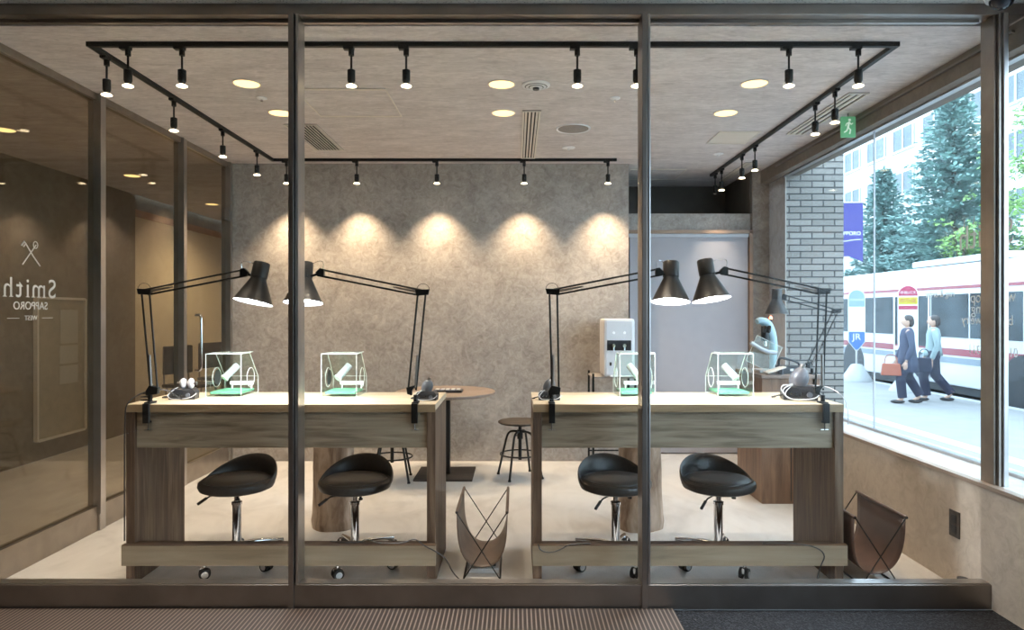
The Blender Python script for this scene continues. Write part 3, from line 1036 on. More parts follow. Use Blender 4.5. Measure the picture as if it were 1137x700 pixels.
LAMP0 = desk_lamp('black desk lamp clamped at the left end of the left bench', -1.70, 3.160, 0.83, (-1.74, 1.348), (-1.272, 1.437), -1.222, 1.300, 0.16)
LAMP1 = desk_lamp('black desk lamp clamped at the right end of the left bench', -0.467, 3.160, 0.83, (-0.420, 1.345), (-0.900, 1.437), -0.990, 1.298, 0.0)
LAMP2 = desk_lamp('black desk lamp clamped at the left end of the right bench', 0.165, 3.160, 0.83, (0.155, 1.348), (0.655, 1.440), 0.718, 1.302, 0.05)
LAMP3 = desk_lamp('black desk lamp clamped at the right end of the right bench', 1.425, 3.160, 0.83, (1.443, 1.350), (0.975, 1.445), 0.908, 1.312, -0.12)

# acrylic dust boxes


def make_dust_box(mir, lab, x0):
    W, D, H = 0.176, 0.225, 0.215
    root = thing('dust_box', lab, 'acrylic box', (x0, 3.41, 0.8305), group='clear acrylic dust boxes')
    e = 0.002
    P = [(0, 0), (0, H), (0.11, H), (D, 0.085), (D, 0.0)]
    t = 0.0022
    sh = MB()
    for a, b in zip(P, P[1:]):
        sh.grid([[(0, a[0], a[1]), (W, a[0], a[1])], [(0, b[0], b[1]), (W, b[0], b[1])]])
    sh.build('acrylic_shell', ACR, root)
    for x in (0.0, W):
        # side wall with a round hand hole
        bmx = MB()
        cy, cz, r = 0.125, 0.088, 0.050
        n = 24
        def hit(a):
            dx, dz = math.cos(a), math.sin(a)
            best = 9
            Q = P + [P[0]]
            for p, q in zip(Q, Q[1:]):
                ex, ez = q[0] - p[0], q[1] - p[1]
                den = dx * ez - dz * ex
                if abs(den) < 1e-9:
                    continue
                tt = ((p[0] - cy) * ez - (p[1] - cz) * ex) / den
                uu = ((p[0] - cy) * dz - (p[1] - cz) * dx) / den
                if tt > 0 and -1e-6 <= uu <= 1 + 1e-6:
                    best = min(best, tt)
            return best
        angs = sorted([2 * PI * i / n for i in range(n)] + [math.atan2(p[1] - cz, p[0] - cy) % (2 * PI) for p in P])
        inner = [bmx.bm.verts.new((x, cy + r * math.cos(a), cz + r * math.sin(a))) for a in angs]
        outer = [bmx.bm.verts.new((x, cy + hit(a) * math.cos(a), cz + hit(a) * math.sin(a))) for a in angs]
        bmx.bridge(inner, outer)
        bmx.build('side_sheet', ACR, root)
        MB().tube([(x, cy + r * math.cos(2 * PI * i / 20), cz + r * math.sin(2 * PI * i / 20)) for i in range(20)], 0.0014, 6, closed=True).build('hand_hole_rim', ACRE, root)
    ed = MB()
    for x in (0.0, W):
        pts = P + [P[0]]
        for a, b in zip(pts, pts[1:]):
            ed.tube([(x, a[0], a[1]), (x, b[0], b[1])], 0.0018, 4)
    for p in P:
        ed.tube([(0, p[0], p[1]), (W, p[0], p[1])], 0.0016, 4)
    ed.build('acrylic_edges', ACRE, root)
    MB().box(0.02, W + 0.004, 0.02, 0.14, H + 0.002, H + 0.006).build('loose_lid', ACR, root)
    MB().tube([(0.02, 0.02, H + 0.004), (W + 0.004, 0.02, H + 0.004), (W + 0.004, 0.14, H + 0.004), (0.02, 0.14, H + 0.004)], 0.0018, 4, closed=True).build('lid_edge', ACRE, root)
    MB().box(0.012, W - 0.012, 0.02, D - 0.02, 0.012, 0.024).build('green_mat', GREEN, root, bevel=0.002)
    MB().box(0.05, W - 0.01, 0.17, 0.19, 0.045, 0.062).box(0.055, 0.06, 0.177, 0.183, 0.0245, 0.0449).box(W - 0.02, W - 0.015, 0.177, 0.183, 0.0245, 0.0449).build('light_bar', LEDBAR, root)
    s = -1 if mir else 1
    c = W / 2
    a = Vector((c - 0.020 * s, 0.07, 0.092))
    b = Vector((c + 0.022 * s, 0.12, 0.150))
    hs = MB()
    N = 14
    pts = [a + (b - a) * (i / N) for i in range(N + 1)]
    hs.tube(pts, [0.017 + (0.0018 if i % 2 else 0) for i in range(N + 1)], 14)
    hs.build('suction_hose', TUBEM, root, smooth=True)
    MB().cone(a, a + (a - b).normalized() * 0.008, 0.0195, 0.0205, 16).build('hose_nozzle', ACRE, root)
    hx = 0.004 if not mir else W - 0.004
    MB().lathe([(0.001, 0.0), (0.040, 0.001)], (hx, 0.125, 0.088), (1, 0, 0), 22, cap0=False, cap1=False).build('hand_hole_flap', plain('rubber_flap', (0.06, 0.055, 0.06), 0.6), root)
    return root


make_dust_box(False, 'clear acrylic dust box under the leftmost desk lamp', -1.55)
make_dust_box(False, 'clear acrylic dust box just right of the left mullion', -0.973)
make_dust_box(True, 'clear acrylic dust box partly behind the right mullion', 0.518)
make_dust_box(True, 'clear acrylic dust box near the right end of the right bench', 1.009)


def make_motor(lab, x, y, rz, sc=1.0, dome=GREYPL, loops=1, two=False):
    root = thing('bench_motor', lab, 'bench motor', (x, y, 0.8305), rz, group='small bench motors')
    MB().prism([(-0.060, -0.035, 0), (0.060, -0.035, 0), (0.062, -0.038, 0.035), (0.045, -0.030, 0.052), (-0.050, -0.030, 0.052), (-0.062, -0.036, 0.03)], (0, 0.075, 0)).build('base_housing', BLACKP, root, bevel=0.003)
    if two:
        for s in (-1, 1):
            MB().ell((0.018 * s + 0.015, 0, 0.075), 0.017, 0.022, 0.026, 14, 10).build('polishing_wheel', PALEGR, root, smooth=True)
        MB().cyl((-0.03, 0, 0.075), (0.06, 0, 0.075), 0.010, 12).build('spindle', STEELD, root)
    else:
        M = Matrix.Rotation(0.35, 3, 'Y')
        MB().ell((0.0, 0, 0.075), 0.034, 0.034, 0.047, 18, 12, M).build('motor_body', dome, root, smooth=True)
        MB().cyl((0.010, 0, 0.115), (0.016, 0, 0.132), 0.010, 12).build('chuck', STEELD, root)
    MB().cyl((0.03, -0.037, 0.022), (0.03, -0.046, 0.022), 0.010, 14).build('knob', GREYPL, root)
    for k in range(3):
        MB().cyl((-0.035 + k * 0.018, -0.0365, 0.024), (-0.035 + k * 0.018, -0.040, 0.024), 0.005, 10).build('button', CHROME, root)
    for k in range(loops):
        h = 0.03 + 0.012 * k
        MB().tube([(-0.02, -0.02, 0.06), (-0.06 - 0.01 * k, -0.045, h), (-0.05, -0.06, 0.008), (0.0, -0.065 - 0.004 * k, 0.006), (0.05, -0.058, 0.012), (0.068, -0.035, 0.03)], 0.0019, 6, 2).build('white_cable', PALEGR, root, smooth=True)
    MB().tube([(-0.055, -0.02, 0.02), (-0.085, -0.03, 0.015), (-0.10, 0.0, 0.006), (-0.08, 0.02, 0.006)], 0.003, 6, 2).build('black_cable', BLACKP, root, smooth=True)
    root.scale = (sc, sc, sc)
    return root


make_motor('black bench motor with two pale wheels at the left end of the left bench', -1.625, 3.34, 0.15, 1.0, two=True)
make_motor('small grey-domed bench motor at the right end of the left bench', -0.40 - 0.03, 3.30, -0.1, 0.82, loops=2)
make_motor('small grey-domed bench motor at the left end of the right bench', 0.16, 3.31, 0.0, 0.85, loops=2)
make_motor('large black bench motor with looped white cables at the right end of the right bench', 1.375, 3.32, -0.2, 1.3, plain('mid_grey_plastic', (0.13, 0.13, 0.15), 0.35), loops=3)
# foot cords on bench ends
def cord(par, pts, r=0.003, mat=BLACKP, s=2):
    off3 = par.location
    pts = [Vector(p) - off3 for p in pts]
    return MB().tube(pts, r, 6, s).build('power_cord', mat, par, smooth=True)


cord(LAMP0, [(-1.60, 3.27, 0.836), (-1.65, 3.20, 0.90), (-1.74, 3.16, 0.88), (-1.79, 3.14, 0.84), (-1.8045, 3.146, 0.78), (-1.8045, 3.146, 0.40), (-1.8045, 3.146, 0.20)])
cord(LAMP0, [(-1.735 + 0.022 * math.cos(k * 0.9), 3.20 + 0.018 * math.sin(k * 0.9), 0.834 + 0.0022 * k) for k in range(22)], 0.003, SEATW, 0)
cord(LAMP1, [(-0.86, 3.16, 0.193), (-0.72, 3.13, 0.195), (-0.68, 3.12, 0.22), (-0.64, 3.13, 0.195), (-0.52, 3.13, 0.194), (-0.46, 3.115, 0.222), (-0.42, 3.11, 0.19), (-0.37, 3.10, 0.17), (-0.32, 3.12, 0.13), (-0.29, 3.14, 0.05), (-0.24, 3.15, 0.004), (-0.17, 3.14, 0.004)])
cord(LAMP2, [(0.10, 3.10, 0.20), (0.11, 3.10, 0.17), (0.16, 3.10, 0.16), (0.21, 3.10, 0.18), (0.24, 3.12, 0.193), (0.34, 3.13, 0.193)])
cord(LAMP3, [(1.13, 3.13, 0.193), (1.25, 3.12, 0.20), (1.36, 3.10, 0.19), (1.41, 3.105, 0.15), (1.385, 3.105, 0.10), (1.37, 3.11, 0.04), (1.40, 3.13, 0.004), (1.47, 3.20, 0.004)])
cord(LAMP3, [(1.42, 3.30, 0.90), (1.47, 3.24, 0.905), (1.52, 3.17, 0.87), (1.525, 3.135, 0.80), (1.52, 3.125, 0.74)], 0.0028, PALEGR)
# power strip
t_ = thing('power_strip', 'pale flat power strip lying under the left magazine rack', 'power strip', (-0.155, 3.33, 0.0))
MB().box(-0.072, 0.072, -0.05, 0.05, 0.0, 0.022).build('body', WHITEP, t_, bevel=0.004)
for k in range(3):
    MB().box(-0.062 + k * 0.045, -0.034 + k * 0.045, -0.018, 0.018, 0.0221, 0.0235).build('socket', BLACKP, t_)

# ------------------------------------------------------------------ swivel stools at the benches


def make_stool():
    root = thing('swivel_stool', 'x', 'stool')
    cu = MB()
    cu.lathe([(0.001, 0.375), (0.165, 0.375), (0.188, 0.385), (0.196, 0.402), (0.193, 0.420), (0.180, 0.430), (0.170, 0.428), (0.165, 0.433), (0.120, 0.444), (0.001, 0.448)], n=48, cap0=False, cap1=False)
    cu.build('seat', LEATHB, root, smooth=True)
    MB().tube([(0.1725 * math.cos(2 * PI * i / 40), 0.1725 * math.sin(2 * PI * i / 40), 0.4315) for i in range(40)], 0.0025, 6, closed=True).build('piping', LEATHB, root, smooth=True)
    # low wrap-around backrest, centred on +Y
    rows = []
    N = 36
    for i in range(N + 1):
        a = math.radians(-8 + 196 * i / N)
        t = math.sin(PI * i / N) ** 1.25
        h = 0.105 * t
        ca, sa = math.cos(a), math.sin(a)
        th = 0.008 + 0.020 * t
        zb = 0.392
        sec = []
        M_ = 12
        ro = 0.199
        # closed section : outer side up, inner side down
        for k in range(M_):
            q = 2 * PI * k / M_
            cxr = ro - th * 0.55 + 0.022 * t * (0.5 + 0.5 * math.sin(q))
            rr = cxr + th * 0.55 * math.cos(q)
            zz = zb + 0.008 + (h + 0.018) * (0.5 + 0.5 * math.sin(q))
            sec.append((rr * ca, rr * sa, zz))
        rows.append(sec + [sec[0]])
    b_ = MB().grid(rows)
    bmesh.ops.remove_doubles(b_.bm, verts=b_.bm.verts, dist=1e-6)
    b_.build('backrest', LEATHB, root, smooth=True)
    MB().cyl((0, 0, 0.355), (0, 0, 0.3745), 0.05, 20).box(-0.09, 0.09, -0.05, 0.05, 0.362, 0.3748).build('seat_plate', BLACKM, root)
    MB().tube([(-0.02, -0.02, 0.358), (-0.10, -0.07, 0.350), (-0.135, -0.09, 0.325)], 0.004, 8).cyl((-0.115, -0.078, 0.341), (-0.15, -0.10, 0.312), 0.0075, 10).build('height_lever', BLACKP, root)
    MB().cyl((0.05, -0.06, 0.345), (0.05, -0.06, 0.363), 0.006, 8).cyl((0.05, -0.06, 0.338), (0.05, -0.06, 0.346), 0.011, 10).build('tension_knob', BLACKP, root)
    MB().cyl((0, 0, 0.30), (0, 0, 0.356), 0.0135, 18).build('piston', CHROME, root, smooth=True)
    MB().lathe([(0.022, 0.085), (0.022, 0.295), (0.026, 0.297), (0.026, 0.310), (0.018, 0.314)], n=20).build('column', CHROME, root, smooth=True)
    hub = MB().lathe([(0.030, 0.068), (0.038, 0.085), (0.030, 0.100), (0.0225, 0.102)], n=20)
    hub.build('hub', CHROME, root, smooth=True)
    for k in range(5):
        a = -PI / 2 + k * 2 * PI / 5
        u = Vector((math.cos(a), math.sin(a), 0))
        leg = MB()
        pts = [u * 0.025 + Vector((0, 0, 0.087)), u * 0.09 + Vector((0, 0, 0.086)), u * 0.17 + Vector((0, 0, 0.076)), u * 0.235 + Vector((0, 0, 0.066))]
        leg.tube(pts, [0.014, 0.013, 0.011, 0.009], 10)
        lo = leg.build('leg', CHROME, root, smooth=True)
        c = u * 0.232
        M = Matrix.Translation((c.x, c.y, 0)) @ Matrix.Rotation(a + 0.7 + k, 4, 'Z')
        ca = MB()
        for s in (-1, 1):
            p0 = M @ Vector((s * 0.007, 0, 0.027))
            p1 = M @ Vector((s * 0.021, 0, 0.027))
            ca.cone(p0, p1, 0.0270, 0.0255, 18)
        ca.build('caster_wheel', RUBBER, lo)
        cv = MB()
        cv.cyl(M @ Vector((-0.0235, 0, 0.0245)), M @ Vector((-0.0212, 0, 0.0245)), 0.016, 14)
        cv.cyl(M @ Vector((0.0212, 0, 0.0245)), M @ Vector((0.0235, 0, 0.0245)), 0.016, 14)
        cv.box(-0.006, 0.006, -0.02, 0.02, 0.03, 0.054, M)
        cv.cyl((c.x, c.y, 0.05), (c.x, c.y, 0.064), 0.006, 10)
        cv.build('caster_fork', CHROME, lo)
    return root


sp = make_stool()
sp.scale = (1, 1, 0.972)
for ch in sp.children:
    if ch.name.split('.')[0] in ('seat', 'backrest', 'piping'):
        ch.scale = (0.93, 0.93, 1)
for i, (x, rz, s) in enumerate(((-1.405, -0.26, 'leftmost, under the left end of the left bench'), (-0.81, -0.12, 'second from left, in front of a tree log'),
                                (0.50, 0.28, 'third from left, half behind the right mullion'), (1.018, 0.24, 'rightmost, under the right bench'))):
    o = sp if i == 0 else copy_tree(sp)
    o.location = (x, 3.435, 0)
    o.rotation_euler.z = rz
    tag(o, 'black leather swivel stool with chrome base, ' + s, group='bench swivel stools')

# ------------------------------------------------------------------ magazine racks


def make_rack(lab, x, y, mat):
    root = thing('magazine_rack', lab, 'magazine rack', (x, y, 0), group='leather sling magazine racks')
    W, H, D = 0.1175, 0.317, 0.22
    N = 26
    rows = []
    for j in range(13):
        v = -D + 2 * D * j / 12
        row = []
        for i in range(N + 1):
            t = -1 + 2 * i / N
            ang = t * PI / 2
            px = W * (abs(math.sin(ang)) ** 0.85) * (1 if t > 0 else -1)
            pz = H - (H - 0.045) * (math.cos(ang) ** 0.62)
            # the hide is cut narrower at the bottom
            k = 1.0 - 0.16 * math.cos(ang) ** 1.2
            row.append((px, v * k, pz))
        rows.append(row)
    MB().grid(rows).build('leather_sling', mat, root, smooth=True, solid=0.003)
    for s in (-1, 1):
        MB().cyl((s * W, -D - 0.008, H), (s * W, D + 0.008, H), 0.0075, 10).build('sling_hem', mat, root, smooth=True)
        MB().cyl((s * W, -D - 0.014, H), (s * W, D + 0.014, H), 0.0045, 8).build('top_rod', BLACKM, root)
    for v in (-D - 0.012, D + 0.012):
        s = 1
        MB().tube([(-W, v, H), (0.085, v, 0.006)], 0.0028, 6).tube([(W, v + 0.006 * (1 if v < 0 else -1), H), (-0.085, v + 0.006 * (1 if v < 0 else -1), 0.006)], 0.0028, 6).build('crossed_wire', BLACKM, root)
    for s in (-1, 1):
        MB().tube([(s * 0.085, -D - 0.012, 0.005), (s * 0.085, D + 0.012, 0.005)], 0.0045, 6).build('foot_bar', BLACKM, root)
    return root


make_rack('tan leather sling magazine rack between the two benches', -0.16, 3.42, LEATHT)
make_rack('dark brown leather sling magazine rack between right bench and window wall', 1.662, 3.34, LEATHR)

# ------------------------------------------------------------------ logs


def make_log(lab, x, y, seed):
    rnd = random.Random(seed)
    root = thing('tree_log', lab, 'log', (x, y, 0), rnd.random() * 6, group='upright tree logs')
    rows = []
    n = 36
    ph = [rnd.random() * 6 for _ in range(4)]
    for j in range(15):
        z = 0.60 * j / 14
        base = 0.118 + 0.012 * (1 - j / 14) ** 2 + (0.006 if j == 1 else 0)
        row = []
        for i in range(n):
            a = 2 * PI * i / n
            r = base * (1 + 0.05 * math.sin(2 * a + ph[0]) + 0.03 * math.sin(3 * a + ph[1] + z * 3) + 0.018 * math.sin(7 * a + ph[2]) + 0.012 * math.sin(z * 25 + ph[3] + a))
            row.append((r * math.cos(a), r * math.sin(a), z))
        rows.append(row + [row[0]])
    m_ = MB().grid(rows)
    bmesh.ops.remove_doubles(m_.bm, verts=m_.bm.verts, dist=1e-6)
    m_.build('trunk', LOGW, root, smooth=True)
    MB().lathe([(0.001, 0.601), (0.112, 0.600), (0.114, 0.594)], n=30, cap0=False, cap1=False).build('cut_face', TABW, root)
    return root


make_log('pale upright tree log behind the second stool from the left', -1.07, 4.02, 1)
make_log('pale upright tree log beside the right mullion, behind the third stool', 0.725, 4.0, 2)
# stub on the left log
# ------------------------------------------------------------------ round table and industrial stools
t_ = thing('round_table', 'round wooden cafe table on a black pedestal near the back wall', 'table', (-0.545, 5.28, 0))
MB().lathe([(0.001, 0.622), (0.375, 0.622), (0.385, 0.630), (0.385, 0.645), (0.380, 0.648), (0.001, 0.648)], n=56, cap0=False, cap1=False).build('tabletop', TABW, t_, smooth=True)
MB().box(-0.035, 0.035, -0.035, 0.035, 0.014, 0.61).build('pedestal', BLACKM, t_, bevel=0.003)
MB().box(-0.22, 0.22, -0.22, 0.22, 0.0, 0.014).build('base_plate', SEATW, t_, bevel=0.003)
MB().box(-0.18, 0.18, -0.03, 0.03, 0.61, 0.6215).box(-0.03, 0.03, -0.18, 0.18, 0.61, 0.6215).build('top_bracket', BLACKM, t_)
t_ = thing('ring_tray', 'dark flat tray of small pale pieces on the round table', 'tray', (-0.52, 5.22, 0.6485))
MB().box(-0.11, 0.11, -0.07, 0.07, 0, 0.016).build('tray', BLACKP, t_, bevel=0.002)
for k in range(5):
    MB().box(-0.095 + k * 0.040, -0.068 + k * 0.040, -0.05, 0.05, 0.0162, 0.022).build('insert', PALEGR, t_)


def make_ind_stool(lab, x, y, rz):
    root = thing('screw_stool', lab, 'stool', (x, y, 0), rz, group='industrial screw stools')
    MB().lathe([(0.001, 0.405), (0.155, 0.408), (0.168, 0.416), (0.168, 0.424), (0.160, 0.428), (0.001, 0.430)], n=40, cap0=False, cap1=False).build('seat', SEATW, root, smooth=True)
    MB().cyl((0, 0, 0.13), (0, 0, 0.404), 0.0135, 14).build('screw_column', BLACKM, root, smooth=True)
    MB().cyl((0, 0, 0.29), (0, 0, 0.36), 0.022, 16).cyl((0, 0, 0.392), (0, 0, 0.4045), 0.07, 20).cyl((-0.045, 0, 0.315), (-0.02, 0, 0.315), 0.004, 8).build('collar', BLACKM, root, smooth=True)
    for k in range(4):
        a = PI / 4 + k * PI / 2
        u = Vector((math.cos(a), math.sin(a), 0))
        MB().tube([u * 0.018 + Vector((0, 0, 0.345)), u * 0.075 + Vector((0, 0, 0.345)), u * 0.105 + Vector((0, 0, 0.320)), u * 0.125 + Vector((0, 0, 0.25)), u * 0.185 + Vector((0, 0, 0.008))], 0.0085, 8, 2).cyl(u * 0.186, u * 0.185 + Vector((0, 0, 0.012)), 0.012, 10).build('leg', BLACKM, root, smooth=True)
    for z_, r_ in ((0.175, 0.150),):
        MB().tube([(r_ * math.cos(2 * PI * i / 32), r_ * math.sin(2 * PI * i / 32), z_) for i in range(32)], 0.006, 8, closed=True).build('foot_ring', BLACKM, root, smooth=True)
    return root


make_ind_stool('black screw stool with round dark seat right of the round table', 0.03, 5.22, 0.35)
make_ind_stool('black screw stool left of the round table, mostly behind the left bench', -0.93, 5.12, 0.1)

# ------------------------------------------------------------------ water dispenser on its stand
t_ = thing('side_table', 'slim black metal side table under the water dispenser', 'table', (0.79, 5.52, 0))
MB().box(-0.19, 0.15, -0.17, 0.17, 0.738, 0.750).build('tabletop', plain('stone_grey_top', (0.30, 0.28, 0.27), 0.4), t_)
for sx_ in (-0.185, 0.145):
    for sy_ in (-0.165, 0.165):
        MB().box(sx_ - 0.008, sx_ + 0.008, sy_ - 0.008, sy_ + 0.008, 0, 0.775 if sx_ < 0 else 0.7375).build('leg', BLACKM, t_)
MB().box(-0.176, 0.136, -0.172, -0.162, 0.10, 0.112).box(-0.176, 0.136, 0.162, 0.172, 0.10, 0.112).build('stretcher', BLACKM, t_)
t_ = thing('water_dispenser', 'white countertop water dispenser with two taps', 'water dispenser', (0.815, 5.53, 0.7505))
MB().box(-0.122, 0.122, -0.15, 0.15, 0, 0.455).build('body', WHITEP, t_, bevel=0.022)
MB().box(-0.098, 0.092, -0.153, -0.149, 0.205, 0.285).build('tap_recess', BLACKP, t_, bevel=0.0015)
for s in (-0.05, 0.035):
    MB().cyl((s, -0.185, 0.245), (s, -0.1535, 0.245), 0.014, 14).cyl((s, -0.176, 0.205), (s, -0.176, 0.245), 0.009, 10).build('tap', CHROME, t_, smooth=True)
    MB().cyl((s + 0.005, -0.1515, 0.345), (s + 0.005, -0.1535, 0.345), 0.007, 12).build('indicator_lamp', LEDBAR, t_)
MB().box(-0.078, -0.062, -0.1515, -0.1505, 0.085, 0.112).build('badge', SEATW, t_)
MB().box(-0.08, 0.08, -0.20, -0.1505, 0.0, 0.012).build('drip_tray', WHITEP, t_, bevel=0.003)

# ------------------------------------------------------------------ counter at the back right
t_ = thing('back_counter', 'dark wooden counter cabinet standing below the pier', 'cabinet', (1.80, 4.72, 0))
MB().box(-0.19, 0.19, -0.25, 0.25, 0.0, 0.822).build('body', CABW, t_, bevel=0.002)
MB().box(-0.20, 0.20, -0.265, 0.26, 0.8225, 0.846).build('worktop', TABW, t_, bevel=0.003)
MB().box(-0.003, 0.003, -0.2535, -0.2502, 0.02, 0.80).build('door_gap', BLACKP, t_)
desk_lamp('unlit black desk lamp on the back counter in front of the brick column', 1.955, 4.50, 0.846, (2.13, 1.263), (1.775, 1.355), 1.722, 1.245, 0.0, lit=False, sc=0.86, thick=0.024, group='back counter lamp')
t_ = thing('microscope', 'pale blue curved-arm microscope on the back counter', 'microscope', (1.70, 4.66, 0.8465))
MB().box(-0.06, 0.08, -0.07, 0.09, 0, 0.02).build('base', PALEGR, t_, bevel=0.004)
MB().tube([(0.06, 0.03, 0.018), (0.07, 0.03, 0.16), (0.055, 0.03, 0.26), (0.02, 0.02, 0.335), (-0.035, 0.0, 0.355), (-0.06, -0.01, 0.345)], [0.020, 0.028, 0.034, 0.034, 0.024, 0.018], 14, 2).build('arm', plain('pale_blue_plastic', (0.42, 0.60, 0.68), 0.35), t_, smooth=True)
MB().cyl((-0.005, -0.01, 0.215), (-0.005, -0.01, 0.315), 0.026, 16).cyl((-0.015, -0.035, 0.28), (-0.03, -0.075, 0.31), 0.013, 12).cyl((0.012, -0.035, 0.28), (0.0, -0.075, 0.31), 0.013, 12).build('optics', BLACKP, t_, smooth=True)
MB().cyl((-0.005, -0.01, 0.18), (-0.005, -0.01, 0.2145), 0.015, 14).build('objective', CHROME, t_, smooth=True)
t_ = thing('magnifier_shield', 'clear tilted work shield in front of the microscope', 'shield', (1.62, 4.56, 0.893))
MB().box(-0.09, 0.09, -0.002, 0.002, 0, 0.20, Matrix.Rotation(-0.35, 4, 'X') @ Matrix.Rotation(0.5, 4, 'Y')).build('sheet', ACR, t_)
MB().tube([tuple((Matrix.Rotation(-0.35, 3, 'X') @ Matrix.Rotation(0.5, 3, 'Y')) @ Vector(p)) for p in ((-0.09, 0, 0), (0.09, 0, 0), (0.09, 0, 0.20), (-0.09, 0, 0.20))], 0.0025, 6, closed=True).build('sheet_edge', ACRE, t_)
MB().tube([(-0.05, 0.01, 0.16), (0.05, 0.02, 0.10), (0.13, 0.03, 0.09)], 0.014, 10, 1).build('hose', TUBEM, t_, smooth=True)
t_ = thing('torch_stand', 'slender dark rod with a red glowing tip on the back counter', 'torch', (1.79, 4.80, 0.8465))
MB().cyl((0, 0, 0), (0, 0, 0.012), 0.035, 20).build('foot', STEELD, t_)
MB().cyl((0, 0, 0.012), (0, 0, 0.36), 0.010, 12).build('rod', BLACKM, t_, smooth=True)
MB().lathe([(0.010, 0.3605), (0.013, 0.368), (0.004, 0.385)], n=12).build('tip', TIPR, t_, smooth=True)
MB().ell((0, 0, 0.09), 0.022, 0.022, 0.02, 12, 8).build('clamp_joint', STEEL, t_, smooth=True)
t_ = thing('tool_case', 'black angular tool case on the back counter', 'tool case', (1.835, 4.57, 0.8465))
MB().prism([(-0.075, -0.05, 0), (0.055, -0.05, 0), (0.065, -0.05, 0.05), (-0.08, -0.05, 0.055)], (0, 0.11, 0)).build('case', BLACKP, t_, bevel=0.003)
MB().tube([(-0.078, 0, 0.05), (-0.075, 0, 0.105), (-0.03, 0, 0.100), (0.055, 0, 0.075), (0.062, 0, 0.045)], 0.008, 8, 1).build('carry_handle', BLACKP, t_, smooth=True)
MB().box(-0.02, 0.0, -0.0525, -0.0502, 0.02, 0.035).build('latch', STEEL, t_)
t_ = thing('tilted_tray', 'pale tilted tray leaning beside the black tool case', 'tray', (1.72, 4.50, 0.8465))
MB().box(-0.075, 0.05, -0.04, 0.05, 0.0, 0.008, Matrix.Translation((0, 0, 0.03)) @ Matrix.Rotation(-0.33, 4, 'Y')).build('tray', VENT, t_)
MB().box(0.02, 0.03, -0.03, 0.04, 0.0, 0.035).build('prop', GREYPL, t_)

# outlet, door stop
t_ = thing('wall_outlet', 'dark brown double socket plate on the low window wall', 'outlet', (XR, 3.125, 0.285))
MB().box(-0.006, 0.0, -0.036, 0.036, -0.06, 0.06).build('plate', PIPE, t_, bevel=0.001)
for z_ in (-0.024, 0.024):
    MB().box(-0.0075, -0.0062, -0.017, 0.017, z_ - 0.018, z_ + 0.018).build('socket', BLACKP, t_)
t_ = thing('door_stop', 'small black knob-shaped door stop on the floor by the window wall', 'door stop', (1.975, 3.02, 0))
MB().box(-0.03, 0.03, -0.035, 0.035, 0, 0.05).build('block', RUBBER, t_, bevel=0.012)
MB().cyl((0.0, -0.0, 0.05), (0.0, -0.0, 0.078), 0.022, 14).build('cap', BLACKP, t_)

# ------------------------------------------------------------------ hall things
t_ = thing('notice_board', 'pale notice board with pinned sheets behind the left glass', 'notice board', (-4.046, 6.05, 0.18))
MB().box(-0.002, 0.020, -0.31, 0.31, 0.0, 1.19).build('board', plain('board_face', (0.42, 0.37, 0.28), 0.7), t_)
MB().box(0.0, 0.035, -0.33, -0.31, -0.01, 1.2).box(0.0, 0.035, 0.31, 0.33, -0.01, 1.2).box(0.0, 0.035, -0.31, 0.31, 1.19, 1.21).box(0.0, 0.035, -0.31, 0.31, -0.02, 0.0).build('frame', VENT, t_)
for (a, b_, c, d_) in ((-0.02, 0.22, 0.80, 1.10), (-0.03, 0.22, 0.62, 0.78), (-0.03, 0.22, 0.44, 0.60)):
    MB().box(0.0205, 0.022, a, b_, c, d_).build('pinned_sheet', PAPER, t_)


def make_chair(lab, x, y, rz):
    root = thing('hall_chair', lab, 'chair', (x, y, 0), rz, group='black hall chairs')
    MB().box(-0.22, 0.22, -0.21, 0.21, 0.42, 0.46).build('seat', BLACKP, root, bevel=0.015)
    MB().box(-0.20, 0.20, 0.19, 0.22, 0.56, 0.88).build('backrest', BLACKP, root, bevel=0.014)
    MB().tube([(-0.17, 0.225, 0.45), (-0.17, 0.232, 0.80)], 0.01, 8).tube([(0.17, 0.225, 0.45), (0.17, 0.232, 0.80)], 0.01, 8).build('back_frame', STEELD, root)
    for sx_ in (-1, 1):
        for sy_ in (-1, 1):
            MB().cyl((0.18 * sx_, 0.17 * sy_, 0.419), (0.21 * sx_, 0.20 * sy_, 0.0), 0.011, 8).build('leg', STEELD, root)
    return root


make_chair('black chair in the hall, left of the glass door handle', -3.66, 7.7, 1.2)
make_chair('black chair in the hall, right of the glass door handle', -3.66, 8.55, 1.2)
for (x, y, e_) in ((-3.52, 6.9, 1.0), (-3.3, 9.5, 1.4)):
    pass

# ------------------------------------------------------------------ outdoors
struct(box('floor', PAVE, 2.345, 8.8, -12, 60, -0.52, -0.42), 'pale street pavement')
struct(box('floor', ASPH, 8.8, 13.2, -12, 90, -0.60, -0.52), 'asphalt road')
struct(box('floor', GRASS, 13.2, 60, -12, 110, -0.60, -0.44), 'grass verge across the road')
struct(box('trim_6', PAVEL, 5.5, 5.75, -12, 60, -0.4205, -0.417), 'white line along the pavement')
struct(box('trim_7', CEMENT, 8.6, 8.8, -12, 60, -0.4205, -0.412), 'kerb stones at the road edge')
t_ = struct(box('wall_brick', BRICK, 2.255, 2.735, 5.70, 9.0, -0.5, 4.2), 'grey brick column outside the street window')

